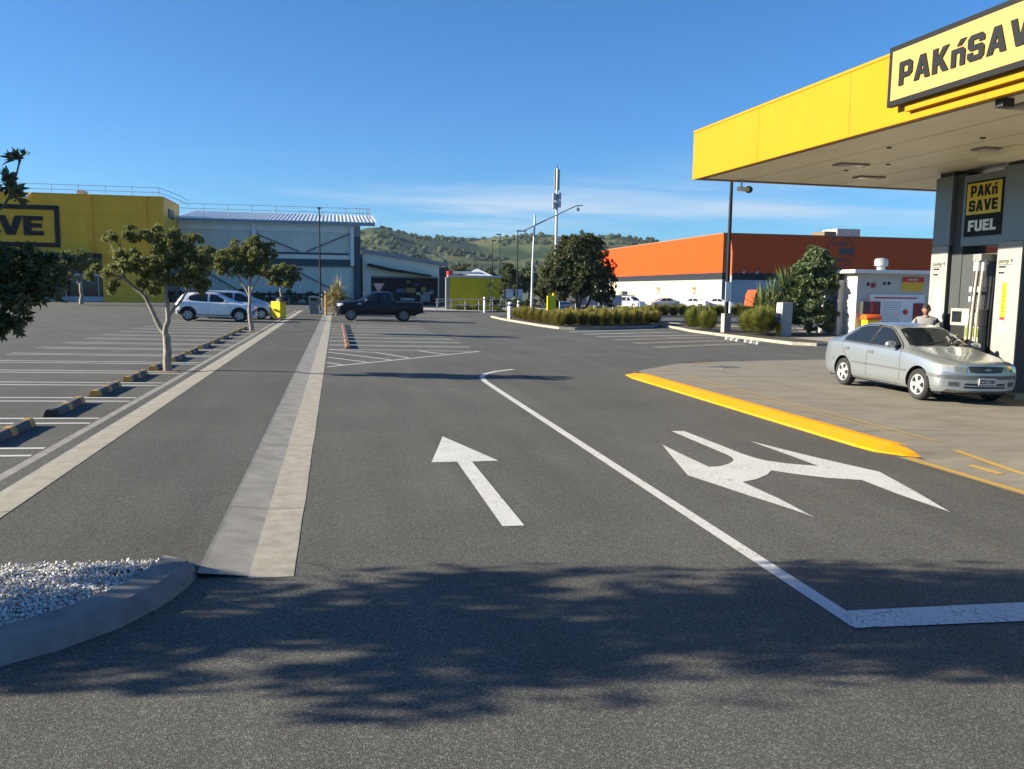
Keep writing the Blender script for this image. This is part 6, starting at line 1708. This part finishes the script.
# big tree of the centre island
tree('island_tree', 'large dense dark green tree rising from the tussock island', on(17.45, 59.5),
     [([(0,0,0),(.1,0,.9),(-.1,.1,2.6)], .20, .10), ([(0,0,.2),(-.7,.1,1.2),(-1.6,0,2.6)], .14, .07), ([(.05,0,.3),(.8,-.1,1.2),(1.7,.1,2.8)], .14, .07), ([(.0,0,.5),(.4,.3,1.5),(.5,.5,3.2)], .11, .06)],
     [ell(-.2,0,5.0,1.5,.85), ell(.7,.2,5.45,1.15,.8), ell(-1.3,.1,4.3,1.25,.9), ell(1.5,0,4.3,1.30,.9), ell(.2,-.7,3.5,1.5,.9), ell(-2.1,.1,3.2,1.0,.9), ell(2.2,-.2,3.1,.95,1.0), ell(-1.2,-.6,2.5,1.05,.8), ell(1.2,-.6,2.5,1.05,.8), ell(0,.9,3.4,1.6,1.0), ell(-2.5,0,2.2,.7,.9), ell(2.35,-.1,1.9,.75,.9), ell(-1.8,.3,1.65,.6,.7), ell(-.4,.1,5.9,.75,.7)],
     leaf('leaf_island', (.030,.045,.017), (.150,.160,.068), .5, .2, .3), 8500, .20, 41, bark=M['bark_dark'])

# bush beside the kiosk
tree('bush', 'tall grey-green bush growing against the white kiosk', on(24.5, 39.9, .1),
     [([(0,0,0),(0,0,1.5),(.2,0,3.2)], .10, .05), ([(0,0,.4),(-.6,0,1.8)], .07, .04), ([(0,0,.4),(.6,0,2.2)], .07, .04)],
     [ell(.5,0,4.0,.75,.8), ell(-.1,0,3.5,.75), ell(.9,.1,3.3,.7), ell(-.5,-.1,2.7,.7), ell(.4,-.3,2.5,.8), ell(-.3,-.2,1.7,.75), ell(.5,-.3,1.4,.65), ell(-.1,-.5,.75,.55), ell(.6,-.7,.5,.42), ell(-.6,.1,1.0,.6), ell(.15,.1,4.35,.45), ell(.9,0,2.4,.6), ell(-.9,.1,2.0,.7), ell(-1.0,.0,1.1,.6), ell(-.6,.2,3.2,.6), ell(.9,-.4,1.0,.5)],
     M['leaf_grey'], 4600, .17, 43, bark=M['bark_dark'], cat='bush', width=.5, per=6)

def spiky(name, label, loc, heads, leafm, n, ln, w, seed, cat='plant', trunk=None, group=None, droop=.35):
    rn = random.Random(seed); t = thing(name, label, cat, loc, 0, group)
    if trunk:
        mb = MB()
        for p, ra in trunk: mb.tube(p, [ra, ra*.85, ra*.7][:len(p)] if len(p) <= 3 else ra, 9)
        mb.build('trunk', M['bark_dark'], t, smooth=60)
    mb = MB()
    for h in heads:
        h = Vector(h)
        for k in range(n):
            a = rn.uniform(0, 2*pi); e = rn.uniform(-.25, 1.45); l = ln*rn.uniform(.65, 1.1)
            d = Vector((cos(a)*cos(e), sin(a)*cos(e), sin(e))); s = Vector((-sin(a), cos(a), 0)); i = len(mb.v)
            for q in range(5):
                u = q/4; p = h+d*l*u+Vector((0,0,-droop*l*u*u*cos(e))); ww = w*(.45+1.1*u)*(1-u)**.6 if q < 4 else .002
                mb.v += [tuple(p-s*ww), tuple(p+Vector((0,0,-ww*.5))), tuple(p+s*ww)]
            for q in range(4):
                for j in range(2):
                    b = i+q*3+j; mb.f.append((b, b+1, b+4, b+3)); mb.m.append(0)
    mb.build('leaves', leafm, t, recalc=False)
    return t
spiky('cabbage_tree', 'spiky strap-leaved cabbage tree beside the grey air post', on(23.15, 40.2, .1), [(0,0,2.35),(-.65,.1,1.7),(.35,.2,1.7),(-1.0,-.3,1.0),(-.35,-.5,.8),(-1.3,0,1.3),(.4,-.3,.8)], M['leaf_palm'], 110, 1.5, .05, 51,
      trunk=[([(0,0,0),(0,0,1.2),(0,0,2.3)], .12), ([(0,0,.3),(-.3,.1,1.0),(-.55,.1,1.6)], .09)])
spiky('yellow_flax', 'pale yellow spiky plant at the far end of the path', on(.05, 60.6), [(0,0,1.35),(-.25,.1,1.1),(.25,-.1,1.05),(0,0,.45),(.1,0,1.8)], M['leaf_yellow'], 70, 1.15, .045, 52, trunk=[([(0,0,0),(0,0,.7),(0,0,1.5)], .10)])
spiky('palm', 'small dark palm standing against the yellow enclosure', on(15.6, 84.9), [(0,0,2.6)], M['leaf_mid'], 60, 1.3, .05, 53, trunk=[([(0,0,0),(.05,0,1.3),(0,0,2.6)], .08)], droop=.8)
for k, (x, y, s) in enumerate(((12.2, 84.6, 1.0), (13.1, 84.4, .8), (14.2, 84.5, .9), (16.3, 83.6, 1.1))):
    t = spiky('flax_clump', ('leftmost','second','third','rightmost')[k] + ' low green flax clump at the foot of the yellow enclosure', on(x, y), [(0,0,.1),(.25,.1,.05)], M['leaf_mid'], 55, 1.2*s, .04, 60+k, group='flax before the yellow enclosure', droop=.5)

# tussocks: mounds of fine blades
def tussock_mesh(seed, leafm, nb=1500, h=1.02, r=.64):
    """a dense dome: blades rise from a small crown and arch out to the dome surface"""
    rn = random.Random(seed); mb = MB()
    lumps = [(rn.uniform(0, 6.3), rn.uniform(.85, 1.12)) for k in range(7)]
    for k in range(nb):
        a = rn.uniform(0, 2*pi); el = math.asin(rn.uniform(.02, 1.0)**.8)
        q = rn.uniform(.86, 1.04)*(1+.07*sin(3*a+lumps[0][0])+.05*sin(7*a+lumps[1][0]))
        tip = Vector((cos(a)*cos(el)**.8*r*q, sin(a)*cos(el)**.8*r*q, .06+h*sin(el)**.75*q))
        root = Vector((cos(a)*rn.random()*r*.25, sin(a)*rn.random()*r*.25, 0))
        c = root*.5 + tip*.5 + Vector((-cos(a)*.05, -sin(a)*.05, .22*h*cos(el)))
        s = Vector((-sin(a), cos(a), 0)); i = len(mb.v); w = .013
        for g in range(4):
            u = .25+.75*g/3; p = root*(1-u)**2 + c*2*u*(1-u) + tip*u*u; ww = w*(1.1-u*.8)
            mb.v += [tuple(p-s*ww), tuple(p+s*ww)]
        for g in range(3):
            b = i+g*2; mb.f.append((b, b+1, b+3, b+2)); mb.m.append(0)
    o = mb.build('tussock', leafm, recalc=False); me = o.data; bpy.data.objects.remove(o)
    return me
T_gold = [tussock_mesh(70+k, M['tussock']) for k in range(3)]
T_green = [tussock_mesh(80+k, M['tussock_green']) for k in range(2)]
T_round = [tussock_mesh(90+k, M['tussock_green'], 2400, 1.05, .85) for k in range(2)]
def tussock(me, label, x, y, s, sz, group, rn, dz=.1):
    o = bpy.data.objects.new('tussock_grass', me); COL.objects.link(o)
    o.location = on(x, y, dz); o.scale = (s, s, sz); o.rotation_euler = (0, 0, rn.uniform(0, 6.3))
    return tag(o, label, 'tussock', group)
rn = random.Random(7)
front = [(12.55,46.2),(13.3,46.6),(14.15,47.0),(15.0,47.5),(15.9,48.1),(16.8,48.7),(17.7,49.3),(18.6,49.9),(19.5,50.5),(20.3,51.3)]
left = [(12.75,47.8),(12.7,49.4),(12.65,51.0),(12.55,52.6),(12.5,54.2),(12.5,55.8),(12.55,57.4)]
for k, (x, y) in enumerate(front):
    tussock(T_gold[k % 3], '%s golden tussock from the left in the front row of the island' % ORD[k], x, y, rn.uniform(.86, 1.18), rn.uniform(.82, 1.06), 'front row of island tussocks', rn)
for k, (x, y) in enumerate(left):
    tussock(T_gold[k % 3], '%s golden tussock back from the near tip along the island left side' % ORD[k], x, y, rn.uniform(.86, 1.15), rn.uniform(.80, 1.02), 'left row of island tussocks', rn)
k = 0
for j in range(3):
    for i in range(8):
        x = 13.6+i*1.0+j*.3; y = 48.9+j*2.2+i*.55
        tussock(T_gold[(i+j) % 3], 'golden tussock in the crowded middle of the island below the large tree', x, y, rn.uniform(.9, 1.3), rn.uniform(.82, 1.1), 'inner island tussocks', rn)
for k, (x, y, s) in enumerate(((20.1,44.6,1.05),(20.0,42.6,.98),(21.0,39.7,1.05),(20.9,38.3,1.15),(21.6,39.2,1.2),(22.0,40.9,1.1))):
    lab = ('rounded green tussock left of the lamp post footing, the farther of two', 'rounded olive tussock just left of the concrete lamp footing', 'rounded tussock just right of the concrete lamp footing', 'large rounded green tussock nearest the white and amber stops', 'large rounded tussock second right of the lamp footing', 'rounded tussock nearest the cabbage tree')[k]
    tussock(T_round[k % 2], lab, x, y, s*.95, s*1.15, 'rounded tussocks of the right island', rn)
for k in range(16):
    x = 27.0+k*.95; y = 70.3+k*.12
    tussock(T_gold[k % 3] if k % 2 else T_green[k % 2], '%s tussock from the left in the far row before the orange store' % ORD[k], x, y, rn.uniform(1.0, 1.2), rn.uniform(1.0, 1.2), 'far tussock row', rn, 0)
island('far_verge', [(26,69.3),(44,71.4),(44,73),(26,71)], M['mulch'])

# shrubs along the warehouse foot and round the far corner
def shrub(label, x, y, s, leafm, seed, group, name='shrub'):
    o = leaves_mesh([ell(0,0,.55*s,.55*s,.8), ell(.3*s,.1,.4*s,.4*s), ell(-.3*s,-.1,.4*s,.42*s)], 110, .20*s**.5, seed, .5, 6).build(name, leafm, recalc=False)
    o.location = on(x, y); return tag(o, label, 'shrub', group)
for k in range(14):
    shrub('low dark shrub in the bed along the foot of the grey warehouse', -17.0+1.32*k, 98.2+.2*(k % 2), 1.45, M['leaf_dark'], 200+k, 'shrubs along the warehouse')
for k in range(7):
    shrub('%s dark shrub from the left on the far verge behind the light pole' % ORD[k], 16.0+1.5*k, 86.5+.8*k, 1.9, M['leaf_mid'], 220+k, 'shrubs on the far verge')

bg = [('broad dark tree behind the right end of the annex roof', 12.4, 124, 8.2, 3.4, 'leaf_dark'), ('dark tree behind the yellow enclosure, next to the annex', 18.2, 121, 6.4, 2.6, 'leaf_dark'),
      ('round olive tree above the middle of the yellow enclosure', 22.3, 128, 5.6, 2.4, 'leaf_mid'), ('tall narrow dark tree right of the yellow enclosure', 19.9, 96.5, 5.6, 1.6, 'leaf_dark'),
      ('yellowish tree left of the island tree, behind the light pole', 26.0, 112, 5.6, 2.2, 'leaf_palm'), ('olive tree half hidden behind the island tree crown', 30.5, 116, 6.0, 2.6, 'leaf_olive'),
      ('low dark tree under the far lamp posts', 24.6, 120, 4.4, 2.2, 'leaf_mid'), ('dark tree seen under the island tree, before the banner fence', 29.0, 104, 4.0, 2.0, 'leaf_dark'), ('small olive tree peeping over the annex parapet', 8.2, 126, 7.2, 1.8, 'leaf_mid')]
for k, (lab, x, y, h, r, lm) in enumerate(bg):
    rr = random.Random(300+k)
    cl = [ell(rr.uniform(-.5,.5)*r, rr.uniform(-.4,.4)*r, h*rr.uniform(.45,.8), r*rr.uniform(.42,.62), .85) for j in range(8)] + [ell(0,0,h-.5*r,r*.5)]
    tree('tree', lab, on(x, y), [([(0,0,0),(0,0,h*.35),(.1,0,h*.65)], .16, .07)], cl, M[lm], 1300, .30, 310+k, bark=M['bark_dark'], group='trees behind the yards', per=6)

# ------------------------------------------------------------------ hills
def hnoise(x, y, s=1.0):
    from mathutils import noise
    return noise.fractal(Vector((x*s, y*s, 3.7)), 1.0, 2.0, 5)
def hill(name, x0, x1, nx, y0, y1, ny, ridge, rough, m, seed=0):
    mb = MB()
    for j in range(ny+1):
        for i in range(nx+1):
            x = x0+(x1-x0)*i/nx; y = y0+(y1-y0)*j/ny; v = j/ny
            s = min(1.0, v/.72); prof = s*s*(3-2*s)*(1-.35*max(0, (v-.72)/.28))
            z = ridge(x)*prof + rough*hnoise(x+seed, y, .006)*prof*min(1, (1.25-s)*1.6) + rough*.35*hnoise(x+seed, y, .022)*prof*(1.15-s)
            mb.v.append((x, y, z-1.0))
    for j in range(ny):
        for i in range(nx):
            a = j*(nx+1)+i; mb.f.append((a, a+1, a+nx+2, a+nx+1)); mb.m.append(0)
    o = mb.build(name, m, smooth=180, recalc=False); o['kind'] = 'structure'
    return o
def hillmat(name, pasture, bush, dry):
    m = bpy.data.materials.new(name); t, n, l = nt(m); b = n['Principled BSDF']; b.inputs['Roughness'].default_value = .95; b.inputs['Specular IOR Level'].default_value = .1
    tc = n.new('ShaderNodeTexCoord')
    a = n.new('ShaderNodeTexNoise'); a.inputs['Scale'].default_value = .011; a.inputs['Detail'].default_value = 9; a.inputs['Roughness'].default_value = .68; l.new(tc.outputs['Object'], a.inputs['Vector'])
    c = n.new('ShaderNodeTexNoise'); c.inputs['Scale'].default_value = .004; c.inputs['Detail'].default_value = 4; l.new(tc.outputs['Object'], c.inputs['Vector'])
    r1 = n.new('ShaderNodeMapRange'); r1.inputs[1].default_value = .47; r1.inputs[2].default_value = .53; l.new(a.outputs['Fac'], r1.inputs[0])
    r2 = n.new('ShaderNodeMapRange'); r2.inputs[1].default_value = .42; r2.inputs[2].default_value = .6; l.new(c.outputs['Fac'], r2.inputs[0])
    m1 = n.new('ShaderNodeMix'); m1.data_type = 'RGBA'; m1.inputs[6].default_value = (*pasture, 1); m1.inputs[7].default_value = (*dry, 1); l.new(r2.outputs[0], m1.inputs[0])
    m2 = n.new('ShaderNodeMix'); m2.data_type = 'RGBA'; l.new(m1.outputs[2], m2.inputs[6]); m2.inputs[7].default_value = (*bush, 1); l.new(r1.outputs[0], m2.inputs[0])
    l.new(m2.outputs[2], b.inputs['Base Color'])
    return m
RX = [(-260,40),(-60,45),(0,62),(20,68),(40,78),(55,80),(95,73),(135,71),(170,66),(205,70),(240,69),(275,72),(310,67),(345,72),(400,64),(520,50),(700,40)]
ridge1 = lambda x: lerp_tab(RX, x)+1.0
near_hill = hill('hills', -260, 720, 150, 620, 1300, 90, ridge1, 16, hillmat('hill_cover', (.062,.085,.032), (.020,.036,.018), (.125,.118,.055)))
RF = [(-700,120),(300,150),(700,165),(850,178),(900,186),(960,176),(1100,160),(1500,150),(2000,120)]
hill('far_hills', -900, 2300, 110, 2000, 3400, 40, lambda x: lerp_tab(RF, x), 22, hillmat('far_hill_cover', (.035,.05,.03), (.02,.032,.02), (.05,.06,.03)), 50)
# woods dotted over the hill
from mathutils import noise as _n
hv = near_hill.data.vertices; mb = MB(); rn = random.Random(17); ico = bmesh.new(); bmesh.ops.create_icosphere(ico, subdivisions=1, radius=1)
iv = [v.co.copy() for v in ico.verts]; fi = [tuple(v.index for v in f.verts) for f in ico.faces]; ico.free()
cnt = 0
while cnt < 1300:
    q = hv[rn.randrange(len(hv))].co
    if q.x < 10 or q.x > 420 or q.y > 1130: continue
    if hnoise(q.x*1.7+90, q.y*1.7, .009) < .05 and rn.random() < .985: continue
    cnt += 1; p = Vector((q.x+rn.uniform(-3.5,3.5), q.y+rn.uniform(-4,4), q.z)); r = rn.uniform(1.4, 4.6)**1.0; i = len(mb.v)
    for v in iv: mb.v.append((p.x+v.x*r*rn.uniform(.7,1.2), p.y+v.y*r*rn.uniform(.7,1.2), p.z+r*.25+v.z*r*rn.uniform(.6,1.0)))
    for f in fi: mb.f.append(tuple(i+k for k in f)); mb.m.append(0)
o = mb.build('hill_woods', leaf('hill_wood_leaf', (.030,.046,.022), (.070,.080,.036), .9, 0, .1), recalc=False)
tag(o, 'scattered dark woods and scrub covering the green hillside', 'woods', kind='stuff')

# ------------------------------------------------------------------ daylight, sky, camera
EL, AZ = radians(20.5), radians(174.0)       # direction towards the sun: low, from the left
S = Vector((cos(AZ)*cos(EL), sin(AZ)*cos(EL), sin(EL)))
ld = bpy.data.lights.new('sun', 'SUN'); ld.energy = 5.0; ld.angle = radians(0.53); ld.color = (1.0, .89, .69)
so = bpy.data.objects.new('sun', ld); COL.objects.link(so); so.rotation_euler = S.to_track_quat('Z', 'Y').to_euler(); so.location = (-60, 10, 40)

w = bpy.data.worlds.new('World'); sc.world = w; w.use_nodes = True
n, l = w.node_tree.nodes, w.node_tree.links
bg = n['Background']
sky = n.new('ShaderNodeTexSky'); sky.sky_type = 'NISHITA'; sky.sun_disc = False
sky.sun_elevation = EL; sky.sun_rotation = pi/2-AZ; sky.altitude = 50; sky.air_density = 1.0; sky.dust_density = 0.25; sky.ozone_density = 2.2
tc = n.new('ShaderNodeTexCoord'); sp = n.new('ShaderNodeSeparateXYZ'); l.new(tc.outputs['Generated'], sp.inputs[0])
# thin streaks of high cloud low over the hills
def math_(op, a, b=None, c=None):
    q = n.new('ShaderNodeMath'); q.operation = op
    for k, v in enumerate((a, b, c)):
        if v is None: continue
        if isinstance(v, (int, float)): q.inputs[k].default_value = v
        else: l.new(v, q.inputs[k])
    return q.outputs[0]
zz = math_('ADD', math_('MAXIMUM', sp.outputs[2], 0.0), 0.06)
cx = math_('DIVIDE', sp.outputs[0], zz); cy = math_('DIVIDE', sp.outputs[1], zz)
cv = n.new('ShaderNodeCombineXYZ'); l.new(cx, cv.inputs[0]); l.new(cy, cv.inputs[1])
mp = n.new('ShaderNodeMapping'); mp.inputs['Scale'].default_value = (.42, .95, 1); mp.inputs['Rotation'].default_value = (0, 0, radians(-16)); l.new(cv.outputs[0], mp.inputs[0])
nz = n.new('ShaderNodeTexNoise'); nz.inputs['Scale'].default_value = .62; nz.inputs['Detail'].default_value = 7; nz.inputs['Roughness'].default_value = .55; nz.inputs['Distortion'].default_value = .4
l.new(mp.outputs[0], nz.inputs['Vector'])
def rng(v, a, b, c=0.0, d=1.0):
    q = n.new('ShaderNodeMapRange'); q.interpolation_type = 'SMOOTHSTEP'; l.new(v, q.inputs[0])
    for k, u in enumerate((a, b, c, d)): q.inputs[1+k].default_value = u
    return q.outputs[0]
band = math_('MULTIPLY', rng(sp.outputs[2], .0, .05), rng(sp.outputs[2], .17, .09))
side = rng(sp.outputs[0], -.25, .10)
cl = math_('MULTIPLY', math_('MULTIPLY', rng(nz.outputs['Fac'], .46, .72), band), math_('MULTIPLY', side, .85))
hs = n.new('ShaderNodeHueSaturation'); hs.inputs['Saturation'].default_value = 1.0; hs.inputs['Value'].default_value = 1.0
tint = n.new('ShaderNodeVectorMath'); tint.operation = 'MULTIPLY'; tint.inputs[1].default_value = (.245, .605, 1.0)   # clear dry air: deeper blue
l.new(sky.outputs[0], tint.inputs[0]); l.new(tint.outputs[0], hs.inputs['Color'])
mx = n.new('ShaderNodeMix'); mx.data_type = 'RGBA'; l.new(cl, mx.inputs[0]); l.new(hs.outputs[0], mx.inputs[6]); mx.inputs[7].default_value = (3.6, 4.3, 5.2, 1)
l.new(mx.outputs[2], bg.inputs['Color']); bg.inputs['Strength'].default_value = 0.064

cd = bpy.data.cameras.new('camera'); cam = bpy.data.objects.new('camera', cd); COL.objects.link(cam); sc.camera = cam
cd.sensor_width = 36; cd.sensor_fit = 'HORIZONTAL'; cd.lens = 830/1024*36; cd.clip_start = .05; cd.clip_end = 9000
RM = Matrix(((0.978457, 0.011699, -0.206120),(-0.206107, 0.113008, -0.971982),(0.011922, 0.993525, 0.112984)))
cam.matrix_world = Matrix.Translation((0, 0, 1.95)) @ RM.to_4x4()

sc.render.engine = 'CYCLES'
sc.cycles.use_denoising = True
try: sc.cycles.denoiser = 'OPENIMAGEDENOISE'
except Exception: pass
sc.cycles.max_bounces = 8; sc.cycles.diffuse_bounces = 5; sc.cycles.glossy_bounces = 3; sc.cycles.transmission_bounces = 4; sc.cycles.transparent_max_bounces = 6
sc.cycles.caustics_reflective = False; sc.cycles.caustics_refractive = False
sc.view_settings.view_transform = 'Standard'; sc.view_settings.look = 'None'; sc.view_settings.gamma = 1.0; sc.view_settings.use_curve_mapping = False
sc.view_settings.exposure = 1.46

# ------------------------------------------------------------------ the air: one even pale volume round everything
mb = MB(); mb.box(-1000, 2400, -450, 3500, -60, 232); hz = mb.build('haze', [])
hm = bpy.data.materials.new('haze_air'); t_, n_, l_ = nt(hm); n_.remove(n_['Principled BSDF'])
pv = n_.new('ShaderNodeVolumePrincipled'); pv.inputs['Color'].default_value = (.60, .80, 1.0, 1); pv.inputs['Density'].default_value = 0.00008; pv.inputs['Anisotropy'].default_value = 0.2
l_.new(pv.outputs[0], n_['Material Output'].inputs['Volume']); hz.data.materials.append(hm)
tag(hz, None, None, None, 'stuff')
